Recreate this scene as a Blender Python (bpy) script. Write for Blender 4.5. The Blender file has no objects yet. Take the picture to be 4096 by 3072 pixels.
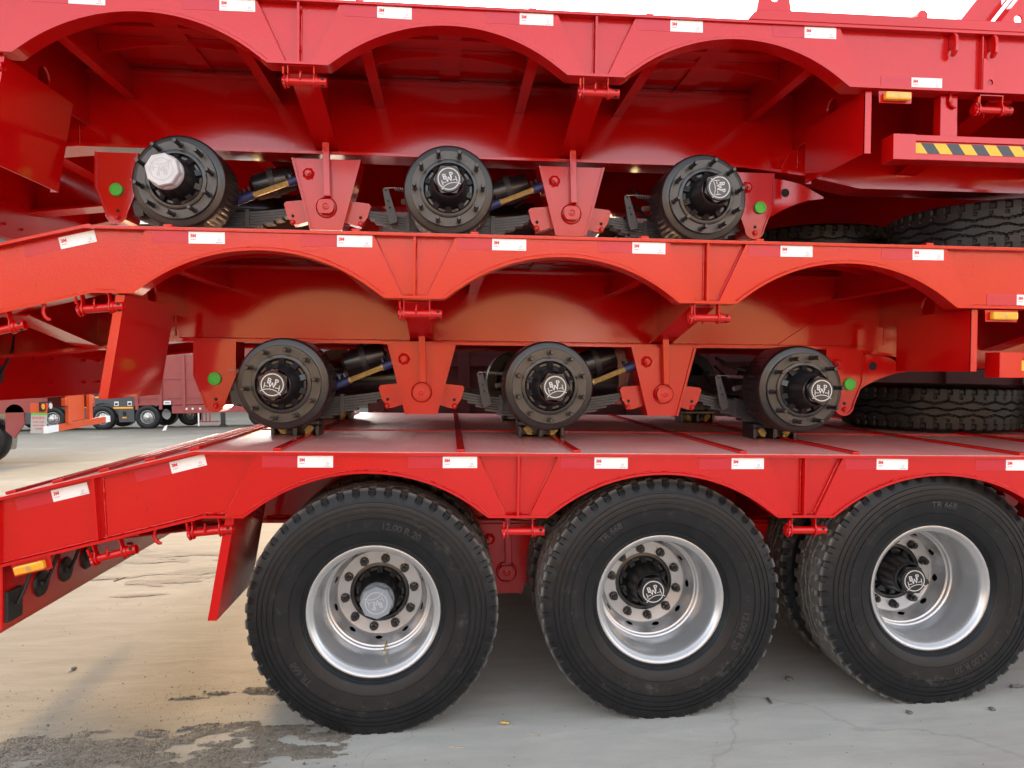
import bpy, bmesh, math, random
from mathutils import Vector, Matrix, noise
R = math.radians
sin, cos, pi = math.sin, math.cos, math.pi
random.seed(7)
scene = bpy.context.scene
C = scene.collection

# ------------------------------------------------------------------ camera, sky, sun, exposure
cd = bpy.data.cameras.new('camera'); cam = bpy.data.objects.new('camera', cd); C.objects.link(cam)
cd.sensor_width = 36; cd.lens = 761.27/1024*36; cd.clip_start = .05; cd.clip_end = 900
YAW, PIT, ROL = .0815, -.0204, -.0171
F_ = Vector((sin(YAW)*cos(PIT), cos(YAW)*cos(PIT), sin(PIT)))
R_ = Vector((cos(YAW), -sin(YAW), 0)); U_ = R_.cross(F_)
R2 = R_*cos(ROL)+U_*sin(ROL); U2 = -R_*sin(ROL)+U_*cos(ROL)
cam.matrix_world = Matrix(((R2.x, U2.x, -F_.x, .3595), (R2.y, U2.y, -F_.y, -3.3208), (R2.z, U2.z, -F_.z, 1.6235), (0, 0, 0, 1)))
scene.camera = cam
SUN_EL, SUN_AZ = 18.0, 0.0            # azimuth measured from +y (behind the trailers) towards +x
w = bpy.data.worlds.new('World'); scene.world = w; w.use_nodes = True
nt = w.node_tree; bg = nt.nodes['Background']
sky = nt.nodes.new('ShaderNodeTexSky'); sky.sky_type = 'NISHITA'; sky.sun_disc = False
sky.sun_elevation = R(SUN_EL); sky.sun_rotation = R(SUN_AZ)
sky.air_density = 1.0; sky.dust_density = 1.5; sky.ozone_density = .6
hz = nt.nodes.new('ShaderNodeHueSaturation'); hz.inputs['Saturation'].default_value = .35      # pale hazy sky
nt.links.new(sky.outputs[0], hz.inputs['Color']); nt.links.new(hz.outputs[0], bg.inputs[0]); bg.inputs[1].default_value = .15
sl = bpy.data.lights.new('sun', 'SUN'); sun = bpy.data.objects.new('sun', sl); C.objects.link(sun)
sl.energy = 1.25; sl.angle = R(5.0); sl.color = (1, .62, .26)
d = Vector((sin(R(SUN_AZ))*cos(R(SUN_EL)), cos(R(SUN_AZ))*cos(R(SUN_EL)), sin(R(SUN_EL))))
sun.rotation_euler = d.to_track_quat('Z', 'Y').to_euler(); sun.location = (6, 8, 12)
scene.view_settings.view_transform = 'Standard'; scene.view_settings.look = 'None'
scene.view_settings.gamma = 1; scene.view_settings.exposure = 2.35
scene.render.engine = 'CYCLES'; scene.cycles.use_denoising = True
scene.cycles.max_bounces = 8; scene.cycles.glossy_bounces = 4

# ------------------------------------------------------------------ helpers
def tag(o, label=None, cat=None, group=None, kind=None):
    for k, v in (('label', label), ('category', cat), ('group', group), ('kind', kind)):
        if v: o[k] = v
    return o
def empty(name, loc, rot=(0, 0, 0)):
    o = bpy.data.objects.new(name, None); C.objects.link(o); o.location = loc; o.rotation_euler = rot
    o.empty_display_size = .2
    return o
def inst(name, me, parent=None, loc=(0, 0, 0), rot=(0, 0, 0), scale=(1, 1, 1)):
    o = bpy.data.objects.new(name, me); C.objects.link(o); o.parent = parent
    o.location = loc; o.rotation_euler = rot; o.scale = scale
    return o
class MB:
    def __init__(s): s.v = []; s.f = []; s.m = []; s.cur = 0
    def add(s, vs, fs):
        n = len(s.v); s.v += [tuple(p) for p in vs]; s.f += [tuple(i+n for i in q) for q in fs]; s.m += [s.cur]*len(fs); return s
    def box(s, x0, x1, y0, y1, z0, z1):
        return s.add([(x0, y0, z0), (x1, y0, z0), (x1, y1, z0), (x0, y1, z0), (x0, y0, z1), (x1, y0, z1), (x1, y1, z1), (x0, y1, z1)],
                     [(3, 2, 1, 0), (4, 5, 6, 7), (0, 1, 5, 4), (1, 2, 6, 5), (2, 3, 7, 6), (3, 0, 4, 7)])
    def prism(s, pts, y0, y1):             # polygon in xz (counter-clockwise seen from -y), extruded along y
        n = len(pts)
        return s.add([(x, y0, z) for x, z in pts]+[(x, y1, z) for x, z in pts],
                     [tuple(range(n)), tuple(range(2*n-1, n-1, -1))]+[((i+1) % n, i, i+n, (i+1) % n+n) for i in range(n)])
    def prismx(s, pts, x0, x1):            # polygon in yz, extruded along x
        n = len(pts)
        return s.add([(x0, y, z) for y, z in pts]+[(x1, y, z) for y, z in pts],
                     [tuple(range(n-1, -1, -1)), tuple(range(n, 2*n))]+[(i, (i+1) % n, (i+1) % n+n, i+n) for i in range(n)])
    def slab(s, xs, zb, zt, y0, y1):       # plate between two height profiles
        n = len(xs); vs = []
        for x, b, t in zip(xs, zb, zt): vs += [(x, y0, b), (x, y0, t), (x, y1, b), (x, y1, t)]
        fs = [(1, 3, 2, 0), tuple(4*(n-1)+k for k in (0, 2, 3, 1))]
        for i in range(n-1):
            a, b = 4*i, 4*i+4
            fs += [(a, b, b+1, a+1), (a+2, a+3, b+3, b+2), (a+1, b+1, b+3, a+3), (a, a+2, b+2, b)]
        return s.add(vs, fs)
    def cyl(s, p0, p1, r, n=16, r1=None, caps=True):
        p0, p1 = Vector(p0), Vector(p1); r1 = r if r1 is None else r1
        q = (p1-p0).to_track_quat('Z', 'Y'); vs = []
        for p, rr in ((p0, r), (p1, r1)):
            vs += [p+q @ Vector((rr*cos(2*pi*i/n), rr*sin(2*pi*i/n), 0)) for i in range(n)]
        fs = [(i, (i+1) % n, (i+1) % n+n, i+n) for i in range(n)]
        if caps: fs += [tuple(range(n-1, -1, -1)), tuple(range(n, 2*n))]
        return s.add(vs, fs)
    def tube(s, path, r, n=8):
        P = [Vector(p) for p in path]; vs = []; m = len(P)
        up = Vector((.13, .37, .91))
        for i, p in enumerate(P):
            t = (P[min(i+1, m-1)]-P[max(i-1, 0)]).normalized(); a = t.cross(up).normalized(); b = t.cross(a)
            rr = r[i] if isinstance(r, (list, tuple)) else r
            vs += [p+a*rr*cos(2*pi*k/n)+b*rr*sin(2*pi*k/n) for k in range(n)]
        fs = [(i*n+k, i*n+(k+1) % n, (i+1)*n+(k+1) % n, (i+1)*n+k) for i in range(m-1) for k in range(n)]
        fs += [tuple(range(n-1, -1, -1)), tuple((m-1)*n+k for k in range(n))]
        return s.add(vs, fs)
    def lathe(s, prof, n=64, rf=None, close=False):   # prof: (radius, y); axis = local y
        vs = []; m = len(prof)
        for j in range(n):
            a = 2*pi*j/n
            for k, (r, y) in enumerate(prof):
                if rf: r, y = rf(j, k, r, y)
                vs.append((r*cos(a), y, r*sin(a)))
        fs = []
        for j in range(n):
            j2 = (j+1) % n
            for k in range(m-1): fs.append((j*m+k, j*m+k+1, j2*m+k+1, j2*m+k))
        return s.add(vs, fs)
    def mesh(s, name, mats, smooth=None, flip=False):
        me = bpy.data.meshes.new(name); me.from_pydata(s.v, [], s.f); me.validate()
        if not isinstance(mats, (list, tuple)): mats = [mats]
        for m in mats: me.materials.append(m)
        if len(mats) > 1: me.polygons.foreach_set('material_index', s.m)
        bm = bmesh.new(); bm.from_mesh(me); bmesh.ops.recalc_face_normals(bm, faces=bm.faces); bm.to_mesh(me); bm.free()
        if smooth is not None:
            me.polygons.foreach_set('use_smooth', [True]*len(me.polygons)); me.set_sharp_from_angle(angle=R(smooth))
        me.update(); return me
    def build(s, name, mats, parent=None, loc=(0, 0, 0), rot=(0, 0, 0), smooth=None, bevel=0, seg=2):
        o = inst(name, s.mesh(name, mats, smooth), parent, loc, rot)
        if bevel:
            b = o.modifiers.new('bevel', 'BEVEL'); b.width = bevel; b.segments = seg; b.limit_method = 'ANGLE'; b.angle_limit = R(40)
        return o
_cache = {}
def cached(key, fn):
    if key not in _cache: _cache[key] = fn()
    return _cache[key]
def text_geo(txt, size, align='CENTER', offset=0.0):
    cu = bpy.data.curves.new('t', 'FONT'); cu.body = txt; cu.size = size; cu.align_x = align; cu.align_y = 'CENTER'; cu.offset = offset
    cu.resolution_u = 3
    o = bpy.data.objects.new('t', cu); me = o.to_mesh()
    vs = [tuple(v.co) for v in me.vertices]; fs = [tuple(p.vertices) for p in me.polygons]
    o.to_mesh_clear(); bpy.data.objects.remove(o); bpy.data.curves.remove(cu)
    return vs, fs
def flat_text(txt, size, mat, align='CENTER', bold=0.0):      # lies in the xz plane facing -y
    vs, fs = text_geo(txt, size, align, bold); m = MB(); m.add([(x, 0, y) for x, y, _ in vs], fs)
    return m.mesh('print', mat)
def rect_hole(u0, u1, v0, v1, cu, cv, r, n=32):                # 2-D plate with a round hole: points and quads
    out, inn = [], []
    for i in range(n):
        a = 2*pi*i/n; dx, dy = cos(a), sin(a)
        tx = ((u1-cu)/dx if dx > 1e-9 else (u0-cu)/dx if dx < -1e-9 else 1e9)
        ty = ((v1-cv)/dy if dy > 1e-9 else (v0-cv)/dy if dy < -1e-9 else 1e9)
        t = min(tx, ty); out.append([cu+dx*t, cv+dy*t]); inn.append((cu+r*dx, cv+r*dy))
    for cx, cy in ((u0, v0), (u1, v0), (u1, v1), (u0, v1)):
        k = min(range(n), key=lambda i: (out[i][0]-cx)**2+(out[i][1]-cy)**2); out[k] = [cx, cy]
    return [tuple(p) for p in out], inn
def plate_with_hole(m, axis, c0, c1, rect, hole, n=32):
    out, inn = rect_hole(*rect, *hole, n=n)
    P = (lambda u, v, c: (c, u, v)) if axis == 'x' else (lambda u, v, c: (u, c, v))
    vs = [P(*p, c0) for p in out]+[P(*p, c0) for p in inn]+[P(*p, c1) for p in out]+[P(*p, c1) for p in inn]
    fs = []
    for i in range(n):
        j = (i+1) % n
        fs += [(i, j, n+j, n+i), (2*n+i, 3*n+i, 3*n+j, 2*n+j), (n+i, n+j, 3*n+j, 3*n+i), (i, 2*n+i, 2*n+j, j)]
    m.add(vs, fs)

# ------------------------------------------------------------------ materials
def mk(name):
    m = bpy.data.materials.new(name); m.use_nodes = True; t = m.node_tree
    return m, t, t.nodes['Principled BSDF']
def N(t, kind, **kw):
    n = t.nodes.new(kind)
    for k, v in kw.items():
        if k in n.inputs: n.inputs[k].default_value = v
        else: setattr(n, k, v)
    return n
def ramp(t, src, stops):
    r = t.nodes.new('ShaderNodeValToRGB'); e = r.color_ramp.elements
    while len(e) < len(stops): e.new(.5)
    for q, (p, c) in zip(e, stops): q.position = p; q.color = (*c, 1) if len(c) == 3 else c
    t.links.new(src, r.inputs[0]); return r
def coords(t, scale=(1, 1, 1), kind='Object'):
    tc = t.nodes.new('ShaderNodeTexCoord'); mp = t.nodes.new('ShaderNodeMapping'); mp.inputs['Scale'].default_value = scale
    t.links.new(tc.outputs[kind], mp.inputs[0]); return mp.outputs[0]
def bump(t, b, h, strength, dist):
    n = t.nodes.new('ShaderNodeBump'); n.inputs['Strength'].default_value = strength; n.inputs['Distance'].default_value = dist
    t.links.new(h, n.inputs['Height']); t.links.new(n.outputs[0], b.inputs['Normal']); return n
def plain(name, col, rough=.5, metal=0.0, coat=0.0, var=.0, scale=20, bmp=0.0):
    m, t, b = mk(name); b.inputs['Base Color'].default_value = (*col, 1); b.inputs['Roughness'].default_value = rough
    b.inputs['Metallic'].default_value = metal; b.inputs['Coat Weight'].default_value = coat; b.inputs['Coat Roughness'].default_value = .08
    if var or bmp:
        nz = N(t, 'ShaderNodeTexNoise', Scale=scale, Detail=4.0); t.links.new(coords(t), nz.inputs['Vector'])
        if var:
            r = ramp(t, nz.outputs[0], [(.3, tuple(c*(1-var) for c in col)), (.7, tuple(min(1, c*(1+var)) for c in col))])
            t.links.new(r.outputs[0], b.inputs['Base Color'])
        if bmp: bump(t, b, nz.outputs[0], bmp, .004)
    return m
def paint(name, col, rough=.115, peel=.045, dust=.0, fine=75.0):
    m, t, b = mk(name)
    v = coords(t)
    n1 = N(t, 'ShaderNodeTexNoise', Scale=2.2, Detail=3.0); t.links.new(v, n1.inputs['Vector'])
    r = ramp(t, n1.outputs[0], [(.3, tuple(c*.95 for c in col)), (.7, tuple(c*1.04 for c in col))])
    colout = r.outputs[0]
    # specks and scuffs of grime
    n3 = N(t, 'ShaderNodeTexNoise', Scale=26.0, Detail=6.0, Roughness=.7); t.links.new(v, n3.inputs['Vector'])
    n6 = N(t, 'ShaderNodeTexNoise', Scale=2.6, Detail=2.0); t.links.new(v, n6.inputs['Vector'])
    sv_ = coords(t, (60, 60, 18)); n7 = N(t, 'ShaderNodeTexNoise', Scale=1.0, Detail=5.0, Roughness=.7); t.links.new(sv_, n7.inputs['Vector'])
    g6 = ramp(t, n6.outputs[0], [(.52, (0, 0, 0)), (.68, (1, 1, 1))]); g7 = ramp(t, n7.outputs[0], [(.60, (0, 0, 0)), (.72, (.75, .75, .75))])
    g = N(t, 'ShaderNodeMath', operation='MULTIPLY'); t.links.new(g6.outputs[0], g.inputs[0]); t.links.new(g7.outputs[0], g.inputs[1])
    mx = N(t, 'ShaderNodeMix', data_type='RGBA'); mx.inputs['B'].default_value = (col[0]*.45, col[1]*.9, col[2]*.9, 1)
    t.links.new(g.outputs[0], mx.inputs['Factor']); t.links.new(colout, mx.inputs['A']); colout = mx.outputs['Result']
    if dust:
        n4 = N(t, 'ShaderNodeTexNoise', Scale=3.0, Detail=8.0, Roughness=.65); t.links.new(v, n4.inputs['Vector'])
        g2 = ramp(t, n4.outputs[0], [(.3, (dust*.5,)*3), (.75, (dust,)*3)])
        m2 = N(t, 'ShaderNodeMix', data_type='RGBA'); m2.inputs['B'].default_value = (.36, .30, .25, 1)
        t.links.new(g2.outputs[0], m2.inputs['Factor']); t.links.new(colout, m2.inputs['A']); colout = m2.outputs['Result']
    t.links.new(colout, b.inputs['Base Color'])
    rr = ramp(t, n1.outputs[0], [(.3, (rough*.85,)*3), (.8, (rough*1.25,)*3)])
    t.links.new(rr.outputs[0], b.inputs['Roughness'])
    b.inputs['Coat Weight'].default_value = .0; b.inputs['Specular IOR Level'].default_value = .5
    n2 = N(t, 'ShaderNodeTexNoise', Scale=fine, Detail=2.0); t.links.new(v, n2.inputs['Vector'])
    n5 = N(t, 'ShaderNodeTexNoise', Scale=5.0, Detail=1.0); t.links.new(v, n5.inputs['Vector'])
    ad = N(t, 'ShaderNodeMath', operation='MULTIPLY_ADD'); ad.inputs[1].default_value = 2.0
    t.links.new(n5.outputs[0], ad.inputs[0]); t.links.new(n2.outputs[0], ad.inputs[2])
    bp = bump(t, b, ad.outputs[0], peel, .004)
    t.links.new(bp.outputs[0], b.inputs['Coat Normal'])
    return m
RED = (.50, .0030, .0030)
M = {}
M['red'] = paint('red_gloss_paint', RED)
M['red_rough'] = paint('red_rough_paint', RED, rough=.18, peel=.13, fine=100.0)
M['orange'] = paint('orange_paint', (.62, .075, .012), rough=.4)
M['bgred'] = paint('faded_red_paint', (.25, .011, .013), rough=.45, dust=.15)
M['maroon'] = plain('gap_dark_maroon', (.045, .006, .007), .5, var=.2)  # near-black tone so the gaps between the hubs stay dark
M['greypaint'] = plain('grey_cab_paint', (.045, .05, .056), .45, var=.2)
M['black'] = plain('satin_black', (.010, .010, .011), .32, coat=.25, var=.3, scale=30, bmp=.08)
M['drum'] = plain('cast_drum', (.012, .0095, .009), .33, var=.35, scale=18, bmp=.15)
M['hubface'] = plain('machined_black_flange', (.048, .046, .042), .30, metal=.15, var=.22, scale=24)
M['rubberblk'] = plain('black_rubber', (.012, .012, .013), .55, var=.3)
M['steel'] = plain('galvanised_steel', (.45, .45, .44), .4, metal=.9, var=.15)
M['alu'] = plain('silver_rim_paint', (.50, .505, .51), .27, metal=.6, var=.05, scale=9)
M['spring'] = plain('spring_grey', (.036, .037, .039), .45, var=.25, scale=40)
M['gold'] = plain('zinc_gold', (.44, .31, .10), .35, metal=.35, var=.25, scale=60)
M['blue'] = plain('blue_clamp_paint', (.02, .03, .11), .45, var=.2)
M['white'] = plain('white_tape', (.78, .78, .78), .45, var=.03, scale=60)
M['whitecap'] = plain('white_plastic_cap', (.50, .51, .52), .3, var=.12)
M['greycap'] = plain('frosted_plastic_cap', (.22, .25, .28), .35, var=.08)
M['redtape'] = plain('red_reflective_tape', (.47, .003, .018), .35, coat=.1, var=.08, scale=200, bmp=.15)
M['redprint'] = plain('red_print', (.62, .02, .03), .5)
M['greyprint'] = plain('grey_print', (.25, .25, .26), .5)
M['logo'] = plain('logo_white', (.52, .52, .52), .5, var=.12, scale=90)
M['faintlogo'] = plain('logo_pale', (.40, .42, .44), .5)
M['logoback'] = plain('logo_grey', (.05, .052, .055), .4)
M['green'] = plain('green_plastic', (.06, .50, .045), .4)
M['amber'] = plain('amber_lens', (.85, .34, .015), .18, coat=.6, var=.15, scale=70, bmp=.2)
M['yellow'] = plain('yellow_tape', (.78, .42, .02), .45)
M['blacktape'] = plain('black_tape', (.035, .045, .06), .45)
M['dark'] = plain('dark_hole', (.006, .006, .006), .8)
M['redlens'] = plain('red_lens', (.5, .02, .02), .2, coat=.5)
M['clearlens'] = plain('clear_lens', (.7, .7, .7), .2, coat=.5)
M['wood'] = plain('dry_straw', (.42, .34, .22), .8, var=.3)
M['stone'] = plain('dark_stone', (.12, .11, .1), .9, var=.3)
M['tan'] = plain('tan_render_wall', (.62, .38, .19), .85, var=.12, scale=2)
M['glass'] = plain('dark_glass', (.03, .035, .04), .08)
M['flapwhite'] = plain('white_flap', (.42, .40, .37), .5)
# diamond plate deck
def deck_mat():
    m, t, b = mk('diamond_plate_deck'); v = coords(t)
    n4 = N(t, 'ShaderNodeTexNoise', Scale=2.0, Detail=9.0, Roughness=.7); t.links.new(v, n4.inputs['Vector'])
    g = ramp(t, n4.outputs[0], [(.3, (.66, .17, .15)), (.5, (.68, .28, .25)), (.75, (.70, .42, .38))])
    t.links.new(g.outputs[0], b.inputs['Base Color']); b.inputs['Roughness'].default_value = .42
    b.inputs['Coat Weight'].default_value = .3; b.inputs['Coat Roughness'].default_value = .3
    def lozenge(rot, off):
        tc = t.nodes.new('ShaderNodeTexCoord'); mp = t.nodes.new('ShaderNodeMapping')
        mp.inputs['Rotation'].default_value = (0, 0, R(rot)); mp.inputs['Scale'].default_value = (17, 44, 1); mp.inputs['Location'].default_value = (off, off, 0)
        t.links.new(tc.outputs['Object'], mp.inputs[0])
        vo = N(t, 'ShaderNodeTexVoronoi', Scale=1.0, Randomness=0.0); t.links.new(mp.outputs[0], vo.inputs['Vector'])
        r = ramp(t, vo.outputs['Distance'], [(.12, (1, 1, 1)), (.34, (0, 0, 0))]); return r.outputs[0]
    a, c2 = lozenge(45, 0), lozenge(-45, .5)
    mxm = N(t, 'ShaderNodeMath', operation='MAXIMUM'); t.links.new(a, mxm.inputs[0]); t.links.new(c2, mxm.inputs[1])
    wr = N(t, 'ShaderNodeMath', operation='MULTIPLY'); wr.inputs[1].default_value = .45; t.links.new(mxm.outputs[0], wr.inputs[0])
    wm = N(t, 'ShaderNodeMix', data_type='RGBA'); wm.inputs['B'].default_value = (.80, .50, .45, 1)
    t.links.new(wr.outputs[0], wm.inputs['Factor']); t.links.new(g.outputs[0], wm.inputs['A']); t.links.new(wm.outputs['Result'], b.inputs['Base Color'])
    bump(t, b, mxm.outputs[0], 1.0, .007)
    return m
M['deck'] = deck_mat()
def tyre_mat(name='tyre_rubber', dust=1.0):
    m, t, b = mk(name); v = coords(t)
    sep = t.nodes.new('ShaderNodeSeparateXYZ'); t.links.new(v, sep.inputs[0])
    cx = N(t, 'ShaderNodeCombineXYZ'); t.links.new(sep.outputs['X'], cx.inputs['X']); t.links.new(sep.outputs['Z'], cx.inputs['Y'])
    ln = N(t, 'ShaderNodeVectorMath', operation='LENGTH'); t.links.new(cx.outputs[0], ln.inputs[0])
    n1 = N(t, 'ShaderNodeTexNoise', Scale=13.0, Detail=9.0, Roughness=.72); t.links.new(v, n1.inputs['Vector'])
    base = ramp(t, n1.outputs[0], [(.3, (.007, .0078, .009)), (.7, (.013, .014, .0155))])
    band = ramp(t, ln.outputs['Value'], [(.37, (0, 0, 0)), (.40, (1, 1, 1)), (.455, (1, 1, 1)), (.48, (0, 0, 0))])
    n2 = N(t, 'ShaderNodeTexNoise', Scale=17.0, Detail=12.0, Roughness=.8); t.links.new(v, n2.inputs['Vector'])
    sc = ramp(t, n2.outputs[0], [(.55, (0, 0, 0)), (.67, (.27, .27, .27))])
    mu = N(t, 'ShaderNodeMath', operation='MULTIPLY'); t.links.new(band.outputs[0], mu.inputs[0]); t.links.new(sc.outputs[0], mu.inputs[1])
    tread = ramp(t, ln.outputs['Value'], [(.545, (0, 0, 0)), (.557, (dust,)*3)])
    n3 = N(t, 'ShaderNodeTexNoise', Scale=30.0, Detail=6.0); t.links.new(v, n3.inputs['Vector'])
    td = N(t, 'ShaderNodeMath', operation='MULTIPLY'); t.links.new(tread.outputs[0], td.inputs[0]); t.links.new(n3.outputs[0], td.inputs[1])
    mxx = N(t, 'ShaderNodeMath', operation='MAXIMUM'); t.links.new(mu.outputs[0], mxx.inputs[0]); t.links.new(td.outputs[0], mxx.inputs[1])
    mx = N(t, 'ShaderNodeMix', data_type='RGBA'); mx.inputs['B'].default_value = (.21, .195, .172, 1)
    t.links.new(mxx.outputs[0], mx.inputs['Factor']); t.links.new(base.outputs[0], mx.inputs['A'])
    t.links.new(mx.outputs['Result'], b.inputs['Base Color'])
    b.inputs['Roughness'].default_value = .40; b.inputs['Specular IOR Level'].default_value = .26
    w_ = N(t, 'ShaderNodeTexNoise', Scale=180.0, Detail=2.0); t.links.new(v, w_.inputs['Vector']); bump(t, b, w_.outputs[0], .12, .002)
    return m
M['tyre'] = tyre_mat(); M['tyre_clean'] = tyre_mat('clean_tyre_rubber', .12)
def ground_mat():
    m, t, b = mk('tinted_concrete'); v = coords(t)
    n1 = N(t, 'ShaderNodeTexNoise', Scale=.55, Detail=8.0, Roughness=.6); t.links.new(v, n1.inputs['Vector'])
    sv = coords(t, (.9, 3.6, 1)); n2 = N(t, 'ShaderNodeTexNoise', Scale=2.2, Detail=9.0, Roughness=.68, Distortion=.6); t.links.new(sv, n2.inputs['Vector'])
    n3 = N(t, 'ShaderNodeTexNoise', Scale=130.0, Detail=5.0, Roughness=.8); t.links.new(v, n3.inputs['Vector'])
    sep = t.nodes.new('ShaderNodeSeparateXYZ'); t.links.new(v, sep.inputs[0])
    # grey concrete under the wheels; warm left-side light put into the tan colour
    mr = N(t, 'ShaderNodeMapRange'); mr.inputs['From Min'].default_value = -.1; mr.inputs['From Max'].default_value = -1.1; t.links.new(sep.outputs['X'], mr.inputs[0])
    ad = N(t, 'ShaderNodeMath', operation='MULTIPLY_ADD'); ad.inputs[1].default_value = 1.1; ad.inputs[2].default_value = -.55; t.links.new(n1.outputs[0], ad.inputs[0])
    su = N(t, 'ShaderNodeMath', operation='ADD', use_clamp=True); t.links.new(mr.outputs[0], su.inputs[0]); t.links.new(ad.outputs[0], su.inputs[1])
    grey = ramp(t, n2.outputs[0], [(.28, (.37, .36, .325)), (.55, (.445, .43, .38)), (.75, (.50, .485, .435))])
    tan = ramp(t, n2.outputs[0], [(.28, (.140, .121, .086)), (.5, (.18, .156, .114)), (.75, (.215, .19, .147))])  # darkened to offset the strong light on the left
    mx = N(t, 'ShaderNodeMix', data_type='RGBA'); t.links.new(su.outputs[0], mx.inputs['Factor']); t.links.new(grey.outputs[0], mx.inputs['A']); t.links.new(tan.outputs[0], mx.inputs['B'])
    sp = ramp(t, n3.outputs[0], [(.30, (.66, .63, .6)), (.42, (1, 1, 1))])
    mu = N(t, 'ShaderNodeMix', data_type='RGBA', blend_type='MULTIPLY'); mu.inputs['Factor'].default_value = .75
    t.links.new(mx.outputs['Result'], mu.inputs['A']); t.links.new(sp.outputs[0], mu.inputs['B'])
    # hairline cracks
    vo = N(t, 'ShaderNodeTexVoronoi', Scale=.42, feature='DISTANCE_TO_EDGE'); 
    dn = N(t, 'ShaderNodeTexNoise', Scale=1.6, Detail=6.0); t.links.new(v, dn.inputs['Vector'])
    va = N(t, 'ShaderNodeVectorMath', operation='MULTIPLY_ADD'); va.inputs[1].default_value = (.9, .9, 0)
    t.links.new(dn.outputs['Color'], va.inputs[0]); t.links.new(v, va.inputs[2]); t.links.new(va.outputs[0], vo.inputs['Vector'])
    cr = ramp(t, vo.outputs['Distance'], [(.0, (.45, .43, .4)), (.0025, (1, 1, 1))])
    m3 = N(t, 'ShaderNodeMix', data_type='RGBA', blend_type='MULTIPLY'); m3.inputs['Factor'].default_value = .3
    t.links.new(mu.outputs['Result'], m3.inputs['A']); t.links.new(cr.outputs[0], m3.inputs['B'])
    t.links.new(m3.outputs['Result'], b.inputs['Base Color']); b.inputs['Roughness'].default_value = .82
    hb = N(t, 'ShaderNodeMath', operation='MULTIPLY_ADD'); hb.inputs[1].default_value = 3.0; t.links.new(n2.outputs[0], hb.inputs[0]); t.links.new(n3.outputs[0], hb.inputs[2])
    bump(t, b, hb.outputs[0], .35, .004)
    return m
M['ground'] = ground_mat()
M['dirt'] = plain('sandy_grit', (.20, .172, .131), .95, var=.35, scale=170, bmp=.5)
M['pebble'] = plain('grit_pebble', (.16, .135, .105), .9, var=.5, scale=25)
M['joint'] = plain('joint_filler', (.075, .07, .065), .9)

# ------------------------------------------------------------------ ground
KS = .0245
def gz(y): return -KS*(y-4) if y > 4 else 0.0
m = MB()
ys = [-260, -60, -12, -3, 0, 2, 4, 8, 16, 30, 60, 300]; xs = [-300, -60, -20, -8, -3, 0, 3, 8, 20, 60, 300]
m.add([(x, y, gz(min(y, 60))) for y in ys for x in xs], [(j*len(xs)+i, j*len(xs)+i+1, (j+1)*len(xs)+i+1, (j+1)*len(xs)+i) for j in range(len(ys)-1) for i in range(len(xs)-1)])
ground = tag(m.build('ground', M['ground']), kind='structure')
# slab joints far behind
for a, b in (((-14, 13.75), (6, 14.7)), ((-30, 24.0), (6, 25.3))):
    mm = MB(); n = 40; vs = []
    for i in range(n+1):
        t = i/n; x = a[0]+(b[0]-a[0])*t; y = a[1]+(b[1]-a[1])*t+.02*noise.noise(Vector((x*1.3, 0, 0))); wd = .018+.01*noise.noise(Vector((x*3, 7, 0)))
        vs += [(x, y-wd, gz(y)+.004), (x, y+wd, gz(y)+.004)]
    mm.add(vs, [(2*i, 2*i+2, 2*i+3, 2*i+1) for i in range(n)])
    o = mm.build('slab_joint', M['joint'], ground)

# ------------------------------------------------------------------ tyre, rim, hub meshes (axis = local y, outer face towards -y, y=0 at rim flange)
TYR, TYW = .5625, .312
def tyre_mesh():
    NP = 48; per = 10; n = NP*per
    # side profile from bead to shoulder (radius, y) for the outer side; y0 outermost bulge -.036
    side = [(.292, .012), (.300, -.004), (.306, -.012), (.3085, -.0105), (.314, -.016), (.317, -.0145), (.323, -.021), (.340, -.028), (.362, -.0335), (.3635, -.0315), (.367, -.0322), (.3685, -.0345), (.385, -.037), (.425, -.041), (.4265, -.0375), (.433, -.0378), (.4345, -.0415), (.452, -.0412), (.4535, -.0375), (.460, -.037), (.4615, -.0402), (.476, -.0388), (.4775, -.0345), (.483, -.0335), (.4845, -.0367), (.497, -.034), (.4985, -.0295), (.504, -.028), (.5055, -.031), (.516, -.0275)]
    yo, yi = -.041, -.041+TYW; ymid = (yo+yi)/2
    inner = [(r, 2*ymid-y) for r, y in side[::-1]]
    K = 44; prof = list(side); a0 = len(prof)
    sh = [(.530, -.0235), (.549, -.0165), (.5595, -.012)]
    prof += sh; t0 = len(prof)
    y0, y1 = -.008, 2*ymid+.008
    tread = [(TYR-.004*abs(2*k/(K-1)-1)**3, y0+(y1-y0)*k/(K-1)) for k in range(K)]
    prof += tread; t1 = len(prof)
    prof += [(r, 2*ymid-y) for r, y in sh[::-1]]; prof += inner
    W = y1-y0
    def zig(u, amp): u = u % 1; return amp*(4*abs(u-.5)-1)
    def rf(j, k, r, y):
        ph = j/per
        if t0 <= k < t1:
            q = (y-ymid)/(W/2)
            u = ph*.5*1.0
            for c0, amp, gw in ((-.34, .065, .042), (.34, .065, .042), (0, .075, .038)):
                if abs(q-c0-zig(u+(0 if c0 else .5), amp)) < gw: return r-.013, y
            fr = ph % 1
            if abs(q) > .74 and fr < .32: return r-.010*min(1, (abs(q)-.74)/.1+.35), y
            if .52 < abs(q) < .66 and fr < .14: return r-.009, y
            return r, y
        if a0 <= k < t0 or t1 <= k < t1+3:
            kk = k-a0 if k < t0 else t1+2-k
            if (ph % 1) < .32 and kk >= 0:
                dep = (.004, .009, .0105)[kk]; s = 1 if k < t0 else -1
                return r-dep*.9, y+s*dep*.55
            return r, y
        return r, y
    mb = MB(); mb.lathe(prof, n, rf)
    me = mb.mesh('tyre', M['tyre'], 19); return me
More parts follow.
